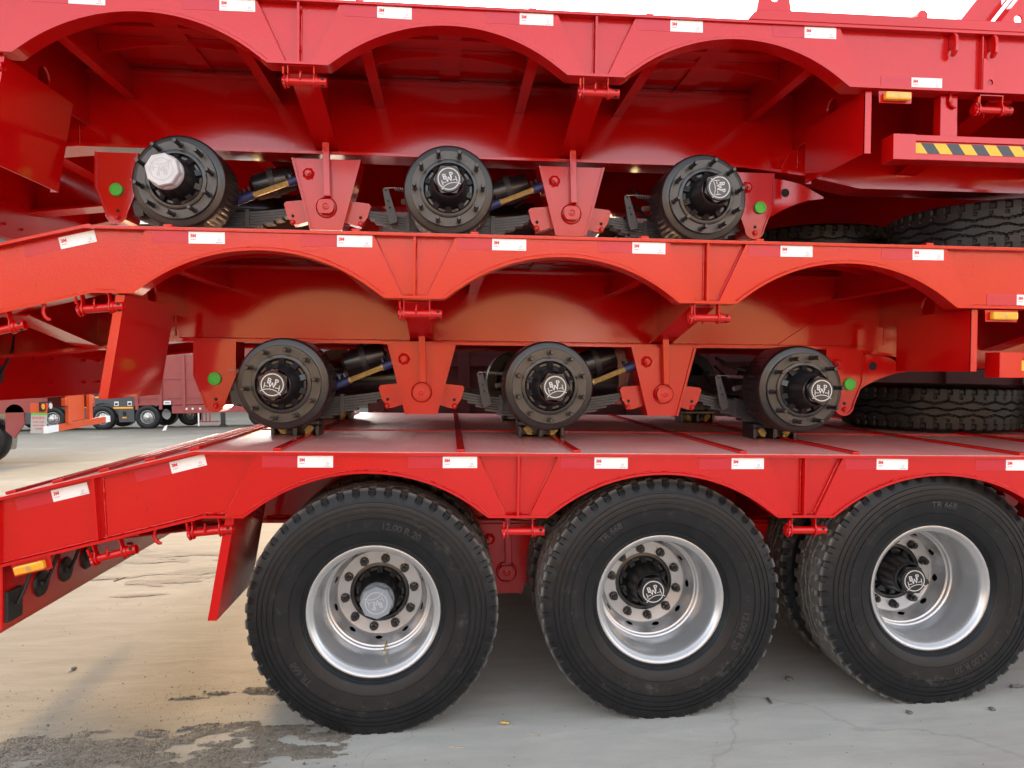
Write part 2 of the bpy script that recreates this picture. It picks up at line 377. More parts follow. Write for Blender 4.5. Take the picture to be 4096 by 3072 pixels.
RUB = plain('raised_rubber', (.020, .021, .0225), .38)
def lettering_mesh():
    mb = MB(); res = []
    def arc(txt, size, rad, ang, y=-.0425, bold=0.0):      # reads clockwise, tops outward
        vs, fs = text_geo(txt, size, 'CENTER', bold); out = []
        for x, yy, _ in vs:
            a = R(ang)-x/rad; rr = rad+yy
            out.append((rr*cos(a), y+.10*max(0, .40-rr)*1.2, rr*sin(a)))
        res.append(MB().add(out, fs).mesh('sidewall_lettering', RUB))
    arc('12.00 R 20', .042, .395, 72, bold=.0012)
    arc('TR 668', .042, .405, 72+148, bold=.0012)
    arc('REGROOVABLE', .020, .405, 72-162)
    arc('154/151K', .022, .41, 72-48)
    arc('18PR', .020, .40, 72+76); arc('RADIAL TUBE TYPE', .016, .385, 72+56)
    arc('DOT 102 4WK17', .012, .365, 72)
    # triangle mark of four triangles
    ca, rad = R(72-97), .41
    ctr = Vector((rad*cos(ca), rad*sin(ca))); o_ = Vector((cos(ca), sin(ca))); tdir = Vector((sin(ca), -cos(ca)))
    tri = [ctr+o_*.030, ctr-o_*.020-tdir*.033, ctr-o_*.020+tdir*.033]; mid = [(tri[i]+tri[(i+1) % 3])/2 for i in range(3)]
    for A, B in [(tri[i], tri[(i+1) % 3]) for i in range(3)]+[(mid[i], mid[(i+1) % 3]) for i in range(3)]:
        dd = (B-A).normalized(); nn = Vector((-dd.y, dd.x))*.0013
        mb.add([(p.x, -.0428, p.y) for p in (A+nn, A-nn, B-nn, B+nn)], [(0, 1, 2, 3)])
    res.append(mb.mesh('sidewall_emblem', RUB)); return res
def rim_mesh():
    mb = MB()
    prof = [(.296, .030), (.3025, .020), (.3035, .008), (.301, .001), (.296, -.001), (.290, .000), (.284, .004), (.279, .010), (.2755, .014), (.273, .016), (.2675, .022), (.264, .040), (.2605, .075), (.2565, .105), (.2515, .125), (.2495, .150),
            (.2490, .205), (.2440, .209), (.2405, .2095), (.2400, .226), (.2355, .229), (.2315, .2295), (.2300, .236)]
    mb.lathe(prof, 96)
    # dished disc with ten hand holes
    NH = 10
    def P(a, s):
        pr = [(.2300, .236), (.2265, .262), (.2205, .287), (.2120, .306), (.2055, .3115)]
        f = s*(len(pr)-1); i = min(int(f), len(pr)-2); q = f-i
        r = pr[i][0]*(1-q)+pr[i+1][0]*q; y = pr[i][1]*(1-q)+pr[i+1][1]*q
        return (r*cos(a), y, r*sin(a))
    for h in range(NH):
        a0, a1 = 2*pi*h/NH, 2*pi*(h+1)/NH; wa = .225*.627
        n = 32; ou, inn = rect_hole(-.5, .5, 0, 1, 0, .50, .155, n)
        am = (a0+a1)/2
        inn = [(u*.95, .5+(v-.5)*1.55) for u, v in inn]
        vs = [P(am+u*(a1-a0), v) for u, v in ou]+[P(am+u*(a1-a0), v) for u, v in inn]
        mid = [P(am+(u+iu)/2*(a1-a0), (v+iv)/2) for (u, v), (iu, iv) in zip(ou, inn)]
        back = [(x*.97, y+.012, z*.97) for x, y, z in vs[n:]]
        vs = vs[:n]+mid+vs[n:]+back
        mb.add(vs, [(k*n+i, k*n+(i+1) % n, (k+1)*n+(i+1) % n, (k+1)*n+i) for k in range(3) for i in range(n)])
    mb.lathe([(.2055, .3115), (.2035, .3128), (.1440, .3135), (.1415, .3155), (.1415, .325)], 96)
    return mb.mesh('rim', M['alu'], 32)
def nut_mesh():
    mb = MB()
    mb.cyl((0, 0, 0), (0, -.010, 0), .0225, 20, .0215)
    mb.cyl((0, -.010, 0), (0, -.034, 0), .0185, 6, .0178)
    mb.cyl((0, -.034, 0), (0, -.046, 0), .0105, 12, .0095)
    return mb.mesh('lug_nut', M['black'], 25)
def stud_mesh():
    mb = MB(); mb.cyl((0, .004, 0), (0, -.010, 0), .0155, 14, .014); mb.cyl((0, -.010, 0), (0, -.078, 0), .0108, 14); mb.cyl((0, -.078, 0), (0, -.086, 0), .0108, 14, .0085)
    return mb.mesh('stud', M['black'], 30)
# hub assembly: y=0 at the wheel mounting face
def hub_mesh():
    mb = MB()
    mb.lathe([(.205, .030), (.1875, .026), (.1890, .002), (.1870, 0), (.1440, 0), (.1430, -.009), (.1400, -.0105), (.1260, -.0105), (.1225, -.007), (.1195, .006), (.1150, .010), (.1040, .010), (.0995, .004), (.0965, -.018), (.0905, -.052), (.0845, -.085), (.0810, -.110), (.0795, -.128), (.0760, -.131)], 80)
    for k in range(10):
        a = 2*pi*(k+.5)/10; c_, s_ = cos(a), sin(a); hw = .0135
        def pt(r, y, t): return (r*c_-t*s_, y, r*s_+t*c_)
        vs = [pt(.1225, -.004, -hw), pt(.1225, -.004, hw), pt(.090, -.024, hw), pt(.090, -.024, -hw), pt(.1225, .03, -hw*1.6), pt(.1225, .03, hw*1.6), pt(.083, .03, hw*1.6), pt(.083, .03, -hw*1.6)]
        mb.add(vs, [(0, 1, 2, 3), (0, 4, 5, 1), (1, 5, 6, 2), (2, 6, 7, 3), (3, 7, 4, 0)])
    return mb.mesh('axle_hub', [M['black']], 30)
def hub_face_mesh():
    mb = MB(); mb.lathe([(.1862, -.0006), (.1446, -.0006)], 80)
    return mb.mesh('flange_face', M['hubface'])
def drum_mesh():
    mb = MB(); n = 144
    prof = [(.150, .028), (.2120, .028), (.2190, .031), (.2245, .040), (.2265, .060), (.2265, .100), (.2265, .112), (.2265, .124), (.2265, .165), (.2265, .180), (.2265, .195), (.2265, .250), (.2200, .262), (.150, .262)]
    def rf(j, k, r, y):
        if k in (5, 6, 7, 8, 9, 10) and r > .2:
            if (j % 3) == 0: return r-.006, y+.0
        return r, y
    mb.lathe(prof, n, rf); return mb.mesh('brake_drum', M['drum'], 35)
def cap_mesh(white=0):
    mb = MB()
    mb.lathe([(.0740, -.124), (.0795, -.128), (.0800, -.150), (.0765, -.158), (.0720, -.162)], 48)
    if not white:
        mb.cyl((0, -.158, 0), (0, -.186, 0), .0745, 6, .0730)
        mb.lathe([(.0635, -.184), (.0625, -.1920), (.0595, -.1955), (.0, -.1955)], 40)
    else:
        mb.cyl((0, -.150, 0), (0, -.190, 0), .0800, 8, .0780)
        mb.cyl((0, -.190, 0), (0, -.196, 0), .0780, 8, .0740)
    return mb
def logo_mesh(mat):
    mb = MB()
    def ring(r0, r1, a0=0, a1=360, cx=0, cz=0, n=48):
        vs = []
        for i in range(n+1):
            a = R(a0+(a1-a0)*i/n); vs += [(cx+r0*cos(a), 0, cz+r0*sin(a)), (cx+r1*cos(a), 0, cz+r1*sin(a))]
        mb.add(vs, [(2*i, 2*i+1, 2*i+3, 2*i+2) for i in range(n)])
    ring(.0478, .0522)
    ring(.0695, .0728, 48.5, 131.5, 0, -.0925, 24)
    for ch, x, z, s in (('B', -.0165, .0140, .036), ('P', .0165, .0140, .036), ('W', 0, -.0035, .034)):
        vs, fs = text_geo(ch, s, 'CENTER', .0006); mb.add([(x+a, -.0003*(ch == 'W'), z+b) for a, b, _ in vs], fs)
    for x0, x1, z0, z1 in ((-.036, -.0325, -.0235, .003), (.0325, .036, -.0235, .003), (-.0325, -.015, -.0125, -.0095), (.015, .0325, -.0125, -.0095)):
        mb.add([(x0, -.0004, z0), (x1, -.0004, z0), (x1, -.0004, z1), (x0, -.0004, z1)], [(0, 1, 2, 3)])
    return mb.mesh('emblem', mat)
ME = {'tyre': tyre_mesh(), 'letters': lettering_mesh(), 'rim': rim_mesh(), 'nut': nut_mesh(), 'stud': stud_mesh(), 'hub': hub_mesh(), 'face': hub_face_mesh(), 'drum': drum_mesh(),
      'cap': cap_mesh().mesh('hub_cap', M['black'], 28), 'capw': cap_mesh(1).mesh('hub_cap', M['whitecap'], 28), 'capg': cap_mesh(1).mesh('hub_cap', M['greycap'], 28),
      'logo': logo_mesh(M['logo']), 'logow': logo_mesh(M['faintlogo'])}

HY = .43   # wheel mounting face behind the side plane
def add_hub(tr, x, z, logo_rot, cap='cap', studs=True, srot=0.0, far=False):
    rz = pi if far else 0; y = 3.0-HY if far else HY
    h = inst('axle_hub', ME['hub'], tr, (x, y, z), (0, 0, rz))
    inst('flange_face', ME['face'], h)
    inst('brake_drum', ME['drum'], h)
    if far: return h
    c = inst('hub_cap', ME[cap], h, rot=(0, R(logo_rot)+.3, 0))
    inst('emblem', ME['logo'] if cap == 'cap' else ME['logow'], h, (0, -.1970 if cap == 'cap' else -.1968, 0), (0, R(logo_rot), 0))
    if studs:
        for k in range(10):
            a = R(srot)+2*pi*k/10; inst('stud', ME['stud'], h, (.1675*cos(a), 0, .1675*sin(a)))
    return h
def add_wheel(tr, x, z, y, rot, valve, nuts=True, flip=False):
    # y: flange plane; flip for the inner wheel of the pair
    w_ = inst('wheel', ME['rim'], tr, (x, y, z), (0, R(-rot) if not flip else R(-rot), pi if flip else 0))
    inst('tyre', ME['tyre'], w_)
    if nuts:
        for me in ME['letters']: inst(me.name.split('.')[0], me, w_)
        for k in range(10):
            a = 2*pi*(k+.25)/10; inst('lug_nut', ME['nut'], w_, (.1675*cos(a), .3135, .1675*sin(a)), (0, k*.4, 0))
    if valve is not None:
        a = R(valve+rot); mb = MB(); c_, s_ = cos(a), sin(a)
        mb.tube([(.232*c_, .285, .232*s_), (.226*c_, .25, .226*s_), (.226*c_, .19, .226*s_), (.231*c_, .125, .231*s_)], [.0045, .0045, .004, .0035], 8)
        mb.cyl((.2285*c_, .15, .2285*s_), (.2305*c_, .122, .2305*s_), .0055, 8)
        mb.build('valve_stem', M['gold'], w_, smooth=40)
    return w_

# ------------------------------------------------------------------ trailer
SP, AH, ZA, ZT = 1.31, .525, .1934, .2764
RA = (AH*AH+ZA*ZA)/(2*ZA)
def zbot(x):
    if x < -.69: return .25*(x+.69)
    for i in range(3):
        dx = x-i*SP
        if abs(dx) < AH: return ZA-RA+math.sqrt(RA*RA-dx*dx)
    return 0.0
def ztop(x): return ZT if x > -.73 else ZT+.25*(x+.73)
XT, XE = -1.545, 11.0
def xs_profile(x0=XT, x1=XE):
    s = {x0, x1, -.73, -.69}
    for i in range(3):
        for k in range(33): s.add(round(i*SP-AH+2*AH*k/32, 5))
    return sorted(x for x in s if x0 <= x <= x1)
def web_mesh():
    xs = xs_profile(); return MB().slab(xs, [zbot(x)+.004 for x in xs], [ztop(x)-.012 for x in xs], .040, .050).mesh('rail_web', M['red_rough'])
def bottom_flange_mesh():
    xs = xs_profile(); t = .011
    top, bot = [], []
    for i, x in enumerate(xs):
        a, b = xs[max(i-1, 0)], xs[min(i+1, len(xs)-1)]
        sl = (zbot(b)-zbot(a))/(b-a); n = Vector((-sl, 1)).normalized()
        top.append((x, zbot(x)+.004)); bot.append((x-n.x*t, zbot(x)+.004-n.y*t))
    vs = []; 
    for (xa, za), (xb, zb_) in zip(top, bot): vs += [(xb, 0, zb_), (xa, 0, za), (xb, .095, zb_), (xa, .095, za)]
    n = len(xs); fs = [(1, 3, 2, 0), tuple(4*(n-1)+k for k in (0, 2, 3, 1))]
    for i in range(n-1):
        a, b = 4*i, 4*i+4; fs += [(a, b, b+1, a+1), (a+2, a+3, b+3, b+2), (a+1, b+1, b+3, a+3), (a, a+2, b+2, b)]
    return MB().add(vs, fs).mesh('bottom_flange', M['red'], 40)
def top_flange_mesh():
    xs = [XT, -.73, XE]; return MB().slab(xs, [ztop(x)-.0125 for x in xs], [ztop(x) for x in xs], 0, .11).mesh('top_flange', M['red'])
def arch_plate_mesh():
    T, B = .478, .600
    xs = sorted({-B, B, -T, T}|{-AH+2*AH*k/32 for k in range(33)}); zt_ = ZT-.0125
    def top(x): return zt_ if abs(x) <= T else zt_*(B-abs(x))/(B-T)+.004*(abs(x)-T)/(B-T)
    return MB().slab(xs, [max(0, ZA-RA+math.sqrt(RA*RA-x*x) if abs(x) < AH else 0)+.0035 for x in xs], [max(top(x), .004) for x in xs], .012, .0405).mesh('arch_plate', M['red_rough'])
def weld_path(p0, p1, r=.0045, step=.009, seed=1):
    rnd = random.Random(seed); p0, p1 = Vector(p0), Vector(p1); n = max(2, int((p1-p0).length/step)); P = []; rr = []
    for i in range(n+1):
        P.append(p0.lerp(p1, i/n)+Vector((rnd.uniform(-1, 1), rnd.uniform(-.4, .4), rnd.uniform(-1, 1)))*.0011); rr.append(r*rnd.uniform(.65, 1.25))
    return P, rr
def weld_mesh(p0, p1, r=.0045, seed=1):
    return MB().tube(*weld_path(p0, p1, r, seed=seed), 6).mesh('weld_seam', M['red'], 60)
def arch_weld_mesh(seed):
    rnd = random.Random(seed); P, rr = [], []
    for k in range(131):
        x = -AH+2*AH*k/130; z = ZA-RA+math.sqrt(max(0, RA*RA-x*x))
        P.append((x+rnd.uniform(-.0006, .0006), .0105, z+.0065+rnd.uniform(-.001, .001))); rr.append(.0032*rnd.uniform(.6, 1.35))
    return MB().tube(P, rr, 6).mesh('weld_seam', M['red'], 60)
def main_bottom(x):
    pts = [(XT, -.27), (-.62, -.165), (2.95, -.165), (3.30, -.20), (3.62, -.262), (11.0, -.27)]
    for (a, b), (c_, d_) in zip(pts, pts[1:]):
        if a <= x <= c_: return b+(d_-b)*(x-a)/(c_-a)
    return -.27
MY = .85
def main_web_mesh():
    xs = [XT, -.73, -.62, 2.95, 3.30, 3.62, XE]
    return MB().slab(xs, [main_bottom(x) for x in xs], [ztop(x)-.0135 for x in xs], MY, MY+.012).mesh('main_beam_web', M['red'])
def main_flange_mesh():
    xs = [XT, -.62, 2.95, 3.30, 3.62, XE]
    return MB().slab(xs, [main_bottom(x)-.016 for x in xs], [main_bottom(x) for x in xs], MY-.085, MY+.095).mesh('main_beam_flange', M['red'])
def outrigger_mesh():
    mb = MB()
    mb.prismx([(.052, .262), (.052, .002), (.10, -.006), (MY-.001, -.163), (MY-.001, .262)], -.006, .006)
    mb.add([(x, y, z) for x in (-.06, .06) for y, z in ((.097, -.0065), (MY-.002, -.1645), (MY-.002, -.1745), (.097, -.0165))], [(0, 1, 5, 4), (1, 2, 6, 5), (2, 3, 7, 6), (3, 0, 4, 7), (0, 3, 2, 1), (4, 5, 6, 7)])
    return mb.mesh('outrigger', M['red'])
def small_outrigger_mesh():
    mb = MB(); mb.prismx([(.052, .262), (.052, .118), (MY-.001, .108), (MY-.001, .262)], -.005, .005)
    mb.box(-.026, .026, .098, MY-.002, .0995, .1075)
    return mb.mesh('bracket_beam', M['red'])
def curved_strip_mesh():
    xs = [-.372+.744*k/24 for k in range(25)]
    return MB().slab(xs, [.228-.052*(x/.372)**2 for x in xs], [.262]*25, .44, .448).mesh('curved_stringer', M['red'])
def cross_plate_mesh():
    mb = MB(); plate_with_hole(mb, 'x', -.005, .005, (.052, MY-.001, -.05, .262), (.40, .03, .057)); return mb.mesh('cross_plate', M['red'])
def mid_hanger():
    mb = MB(); y0 = .735
    tl, tr_, br, bl = (-.172, -.182), (.178, -.182), (.082, -.555), (-.076, -.555)
    mb.prism([bl, br, tr_, tl], y0, y0+.012)
    for (a, b) in ((tl, bl), (br, tr_)):
        s = .010 if a == tl else -.010
        mb.prism([(a[0]-(.006 if a == tl else -.0), a[1]), (b[0]-(.006 if a == tl else 0), b[1]), (b[0]+.006, b[1]), (a[0]+.006, a[1])] if a == tl else [(a[0]-.006, a[1]), (a[0]+.006, a[1]), (b[0]+.006, b[1]), (b[0]-.006, b[1])], y0-.012, y0+.17)
    mb.prism([bl, br, tr_, tl], y0+.155, y0+.168)
    return mb.mesh('mid_hanger', M['red_rough'])
def equaliser_mesh():
    P = [(-.210, -.475), (-.175, -.525), (-.15, -.522), (-.09, -.503), (.09, -.503), (.15, -.522), (.178, -.525), (.215, -.475), (.232, -.415), (.222, -.402), (.09, -.388), (-.09, -.388), (-.215, -.402), (-.226, -.415)]
    return MB().prism(P, .775, .845).mesh('equaliser', M['red_rough'])
def pin_mesh():
    mb = MB(); mb.lathe([(.049, 0), (.056, 0), (.056, -.007), (.053, -.010), (.049, -.008), (.049, .002)], 36)
    P = []
    for k in range(40):
        a = 2*pi*k/40; P.append((.043*cos(a), max(-.036, min(.036, .043*sin(a)))))
    mb.prism(P, -.036, .001); mb.lathe([(.018, -.0362), (.018, -.041), (.013, -.042), (.011, -.037), (0, -.037)], 20); mb.cyl((0, -.037, 0), (0, -.046, 0), .005, 8)
    return mb.mesh('pivot_pin', M['red_rough'], 35)
def bolt_mesh():
    mb = MB(); mb.lathe([(.030, .001), (.031, -.004), (.026, -.008), (.022, -.005), (.0175, -.004), (.0, -.004)], 20, lambda j, k, r, y: (r*(1+.10*sin(j*2.3)*(k < 3)), y)); mb.cyl((0, -.004, 0), (0, -.024, 0), .0155, 6); mb.cyl((0, -.024, 0), (0, -.038, 0), .009, 10)
    return mb.mesh('bolt', M['red_rough'], 30)
def end_hanger():
    mb = MB(); y0 = .735; P = [(-.108, -.182)]
    P += [(-.108, -.36)]
    for k in range(11):
        a = pi+pi*k/10; P.append((.056*cos(a)*(1.0), -.495+.056*sin(a)))
    P += [(.108, -.36), (.108, -.182)]
    mb.prism(P, y0, y0+.012)
    # turned rim round the plate
    n = len(P); q = [(x*.94, z+(.010 if z < -.4 else 0)) for x, z in P]
    vs = [(x, y0-.010, z) for x, z in P]+[(x, y0-.010, z) for x, z in q]+[(x, y0+.16, z) for x, z in P]+[(x, y0+.16, z) for x, z in q]
    fs = []
    for i in range(n-1): fs += [(i, i+1, n+i+1, n+i), (i+1, i, 2*n+i, 2*n+i+1), (n+i, n+i+1, 3*n+i+1, 3*n+i), (2*n+i+1, 2*n+i, 3*n+i, 3*n+i+1)]
    mb.add(vs, fs); mb.prism(P, y0+.145, y0+.157)
    return mb.mesh('end_hanger', M['red'])
def green_cap_mesh():
    mb = MB(); mb.lathe([(.034, 0), (.034, -.012), (.031, -.016), (.023, -.0165), (.021, -.014), (0, -.014)], 32); return mb.mesh('green_cap', M['green'], 40)
def leaf_fn(half_l, half_r, zc, zl, zr, k):
    # k-th leaf of the pack; shorter the lower it lies
    f = (1, 1, .96, .90, .80, .68, .54, .40)[k]
    mb = MB(); vs = []; n = 16; t = .0142
    for i in range(n+1):
        u = (-1+2*i/n)*f; hx = half_l if u < 0 else half_r; ze = zl if u < 0 else zr
        x = u*hx; z = zc+(ze-zc)*u*u-k*t
        vs += [(x, -.045, z), (x, .045, z), (x, .045, z-t*.86), (x, -.045, z-t*.86)]
    fs = [(0, 1, 2, 3), tuple(4*n+q for q in (3, 2, 1, 0))]
    for i in range(n):
        for q in range(4): fs.append((4*i+q, 4*i+4+q, 4*i+4+(q+1) % 4, 4*i+(q+1) % 4))
    return mb.add(vs, fs).mesh('leaf_spring' if k == 0 else 'leaf', M['spring'])
def axle_group(tr, i, hz, xl, xr, ze):
    x = i*SP; y = .84
    mb = MB()
    mb.box(x-.07, x+.07, HY+.20, 3-HY-.20, hz-.06, hz+.06)
    ax = mb.build('axle_beam', M['black'], tr, bevel=.015)
    zc = hz-.082
    for side, yy in ((0, y), (1, 3-y)):
        sp_ = inst('leaf_spring', leaf_fn(x-xl, xr-x, zc, ze, ze, 0), tr, (x, yy, 0))
        for k in range(1, 8): inst('leaf', leaf_fn(x-xl, xr-x, zc, ze, ze, k), sp_)
        mb = MB(); mb.box(x-.075, x+.075, yy-.055, yy+.055, zc+.001, hz-.061)
        b = mb.build('spring_seat', M['black'], tr, bevel=.006)
        mb = MB(); zb_ = zc-8*.0142
        mb.box(x-.125, x+.125, yy-.085, yy+.085, zb_-.028, zb_-.002); mb.box(x-.125, x-.105, yy-.085, yy+.085, zb_-.090, zb_-.028); mb.box(x-.012, x+.012, yy-.085, yy+.085, zb_-.090, zb_-.028); mb.box(x+.105, x+.125, yy-.085, yy+.085, zb_-.090, zb_-.028); mb.box(x-.104, x+.104, yy+.02, yy+.085, zb_-.088, zb_-.029)
        p = mb.build('clamp_plate', M['black'], tr, bevel=.006)
        for dx in (-.085, .085):
            mb = MB(); mb.tube([(x+dx, yy-.066, zb_-.03), (x+dx, yy-.066, hz+.07), (x+dx, yy-.05, hz+.085), (x+dx, yy+.05, hz+.085), (x+dx, yy+.066, hz+.07), (x+dx, yy+.066, zb_-.03)], .010, 8)
            mb.build('u_bolt', M['spring'], tr, smooth=50)
            mb = MB(); mb.cyl((x+dx, yy-.066, zb_-.032), (x+dx*.7, yy-.066, zb_-.066), .019, 6); mb.cyl((x+dx*.7, yy-.066, zb_-.066), (x+dx*.7, yy-.066, zb_-.075), .010, 10)
            mb.build('clamp_nut', M['gold'], p)
        for dx in (-.22, .24):
            f = abs(dx)/((x-xl) if dx < 0 else (xr-x)); zz = zc+(ze-zc)*f*f
            mb = MB(); mb.box(x+dx-.011, x+dx+.011, yy-.054, yy-.049, zz-.085, zz+.012); mb.cyl((x+dx, yy-.06, zz+.003), (x+dx, yy+.06, zz+.003), .007, 8)
            mb.build('spring_clip', M['spring'], sp_, (-x, -yy, 0))
    return ax
def torque_rod(tr, p0, p1):
    p0, p1 = Vector(p0), Vector(p1); d_ = (p1-p0); a, b = p0+d_*.30, p0+d_*.80
    mb = MB(); mb.cyl(a-d_*.03, b+d_*.03, .0150, 6); mb.cyl(a-d_*.05, a+d_*.03, .0175, 12); mb.cyl(b-d_*.03, b+d_*.05, .0175, 12)
    t = mb.build('torque_rod', M['gold'], tr)
    for q, e in ((a, p0), (b, p1)):
        mb = MB(); mb.cyl(e, q, .0255, 14, .022); mb.build('rod_end', M['blue'], t, smooth=40)
        c_ = (q*.75+e*.25); u = Vector((-d_.z, 0, d_.x)).normalized()
        for s in (-.014, .014):
            e2 = c_+d_.normalized()*s*1.0
            mb = MB(); mb.cyl(e2+u*.024+Vector((0, -.012, 0)), e2+u*.046+Vector((0, -.012, 0)), .0095, 6); mb.build('clamp_bolt', M['black'], t)
def brake_parts(tr, x, hz, left):
    # chamber, lever and return spring behind the drum
    mb = MB(); s = -1 if left else 1
    cx, cy, cz = x+.235, .99, hz+.10
    mb.cyl((cx, cy, cz), (cx+.10, cy, cz+.03), .072, 28, .078); mb.cyl((cx+.10, cy, cz+.03), (cx+.21, cy, cz+.062), .078, 28, .066); mb.cyl((cx-.02, cy, cz-.006), (cx, cy, cz), .05, 24, .072)
    b = mb.build('brake_chamber', M['black'], tr, smooth=35)
    mb = MB(); mb.cyl((cx+.085, cy, cz+.0255), (cx+.115, cy, cz+.0345), .0835, 28); mb.build('clamp_band', M['spring'], b, smooth=35)
    mb = MB(); P = []
    for k in range(9): a = pi*k/8; P.append((.016*cos(a), .15+.016*sin(a)))
    P += [(-.026, 0), (-.020, -.03), (.020, -.03), (.026, 0)]
    mb.prism(P, 0, .012)
    lv = mb.build('brake_lever', M['spring'], tr, (x-.30, .74, hz-.09), (0, R(-14), 0), bevel=.002)
    for q in (.15, .09, .055):
        mb = MB(); mb.cyl((0, -.0006, q), (0, -.001, q), .006, 10); mb.build('lever_hole', M['dark'], lv)
    mb = MB(); P = []
    for k in range(150): a = 2*pi*k/9; P.append((.0+.16*k/149, .009*cos(a), .009*sin(a)))
    mb.tube(P, .0021, 5); mb.tube([(-.05, 0, 0), (0, 0, .006)], .002, 5)
    mb.build('return_spring', M['steel'], tr, (x-.29, .735, hz+.062), (0, R(3), 0), smooth=60)
    mb = MB(); mb.cyl((x-.245, .735, hz-.005), (x-.10, .80, hz+.02), .010, 10); mb.cyl((x-.25, .733, hz-.006), (x-.20, .755, hz+.003), .014, 6)
    mb.build('push_rod', M['steel'], tr, smooth=40)
    mb = MB(); mb.cyl((x+.02, 1.30, hz+.02), (x+.52, 1.30, hz+.02), .11, 24); mb.build('air_tank', M['black'], tr, smooth=40)
    # loose hoses under the beam
    rnd = random.Random(int(x*100)+5)
    for q in range(4):
        x0, x1 = x-.18+rnd.uniform(-.1, .1), x+.45; y0 = 1.05+.15*q
        mb = MB(); mb.tube([(x0+(x1-x0)*k/10, y0+.05*sin(k), hz+.17-(.10+.05*(q % 3))*sin(pi*k/10)-.05*q) for k in range(11)], .009, 6); mb.build('air_hose', M['rubberblk'], tr, smooth=60)

# strap winch: x=0 at the gear, axis along +x at z=0
def winch_meshes():
    br = MB()
    for x in (.022, .134):
        P = [(-.020, .066), (-.016, .030), (-.024, .012), (-.024, -.012), (-.012, -.026), (.012, -.026), (.024, -.012), (.024, .012), (.016, .030), (.020, .066)]
        br.prismx(P, x, x+.005)
    br.box(.022, .139, -.020, .020, .061, .066)
    ro = MB(); ro.cyl((.005, 0, 0), (.150, 0, 0), .0175, 20); ro.cyl((.0, 0, 0), (.022, 0, 0), .0205, 20)
    ge = MB(); P = []
    for k in range(28):
        a = 2*pi*k/28; r = .031 if k % 2 else .0265; P.append((r*cos(a+.1*(k % 2)), r*sin(a+.1*(k % 2))))
    ge.prismx(P, .006, .014); ge.prismx([(-.030, .022), (-.018, .030), (-.020, .052), (-.034, .050)], .004, .012)
    en = MB(); en.cyl((.141, 0, 0), (.152, 0, 0), .0245, 20)
    n = 24; vs = []
    for x in (.152, .190):
        for r in (.0205, .0155): vs += [(x, r*cos(2*pi*k/n), r*sin(2*pi*k/n)) for k in range(n)]
    fs = []
    for k in range(n):
        q = (k+1) % n; fs += [(k, q, 2*n+q, 2*n+k), (n+k, 3*n+k, 3*n+q, n+q), (2*n+k, 2*n+q, 3*n+q, 3*n+k)]
    en.add(vs, fs); en.cyl((.150, 0, 0), (.153, 0, 0), .0155, 20)
    ho = MB()
    for a in (0, 1, 2, 3):
        c_, s_ = cos(a*pi/2+.5), sin(a*pi/2+.5)
        ho.cyl((.173, -.0195*c_, .0195*s_), (.173, -.0208*c_, .0208*s_), .0075, 12)
    hk = MB(); hk.tube([(.078, -.010, .0), (.078, -.022, .006), (.078, -.024, .018), (.079, -.020, .032), (.081, -.024, .038)], [.0045]*5, 8)
    return [br.mesh('strap_winch', M['red']), ro.mesh('roller', M['red'], 40), ge.mesh('ratchet_gear', M['red']), en.mesh('end_socket', M['red'], 40), ho.mesh('socket_hole', M['dark']), hk.mesh('spool_hook', M['red'], 60)]
WM = winch_meshes()
def add_winch(tr, x, z, rot=0.0, down=False):
    o = inst('strap_winch', WM[0], tr, (x, .034, z), (0, rot, 0))
    for nme, me in (('roller', WM[1]), ('ratchet_gear', WM[2]), ('end_socket', WM[3]), ('socket_hole', WM[4])): inst(nme, me, o)
    inst('spool_hook', WM[5], o, (0, 0, 0), (R(-150) if down else 0, 0, 0))
def hook_mesh():
    mb = MB(); P = [(0, 0, 0), (0, 0, -.012)]
    for k in range(9): a = pi*1.05*k/8; P.append((.022-.022*cos(a), 0, -.030-.026*sin(a)) if k < 9 else None)
    P = [(0, 0, .006), (-.006, 0, -.015), (-.007, 0, -.035), (.000, 0, -.052), (.013, 0, -.062), (.024, 0, -.063)]
    mb.tube(P, [.007, .008, .009, .009, .008, .005], 8); return mb.mesh('rope_hook', M['red'], 60)
TXT3M = flat_text('3M', .0185, M['redprint'], 'CENTER', .0010)
def sticker(tr, x, z, rot=0.0, y=.012):
    # x: left edge of the white part, z: centre height
    o = MB().box(0, .150, -.0012, 0, -.025, .025).build('reflective_sticker', M['white'], tr, (x, y, z), (0, rot+random.uniform(-.009, .009), 0))
    MB().box(-.150, -.0005, -.0011, 0, -.025, .025).build('red_segment', M['redtape'], o)
    inst('logo_print', TXT3M, o, (.019, -.0018, .007))
    inst('small_print', cached('sp', lambda: small_print()), o)
    inst('approval_mark', cached('am', lambda: approval()), o)
    return o
def small_print():
    mb = MB()
    for k in range(5): mb.add([(.0085+.0045*k, -.0017, -.0095), (.0115+.0045*k, -.0017, -.0095), (.0115+.0045*k, -.0017, -.0065), (.0085+.0045*k, -.0017, -.0065)], [(0, 1, 2, 3)])
    return mb.mesh('small_print', M['redprint'])
def approval():
    mb = MB(); vs = []; n = 24
    for k in range(n+1): a = 2*pi*k/n; vs += [(.126+.0050*cos(a), -.0017, -.0085+.0050*sin(a)), (.126+.0063*cos(a), -.0017, -.0085+.0063*sin(a))]
    mb.add(vs, [(2*i, 2*i+1, 2*i+3, 2*i+2) for i in range(n)])
    t, f = text_geo('CCC', .006, 'CENTER'); mb.add([(.126+a, -.0017, -.0085+b) for a, b, _ in t], f)
    for x0, x1 in ((.113, .128), (.130, .140)): mb.add([(x0, -.0017, -.0205), (x1, -.0017, -.0205), (x1, -.0017, -.0182), (x0, -.0017, -.0182)], [(0, 1, 2, 3)])
    return mb.mesh('approval_mark', M['greyprint'])
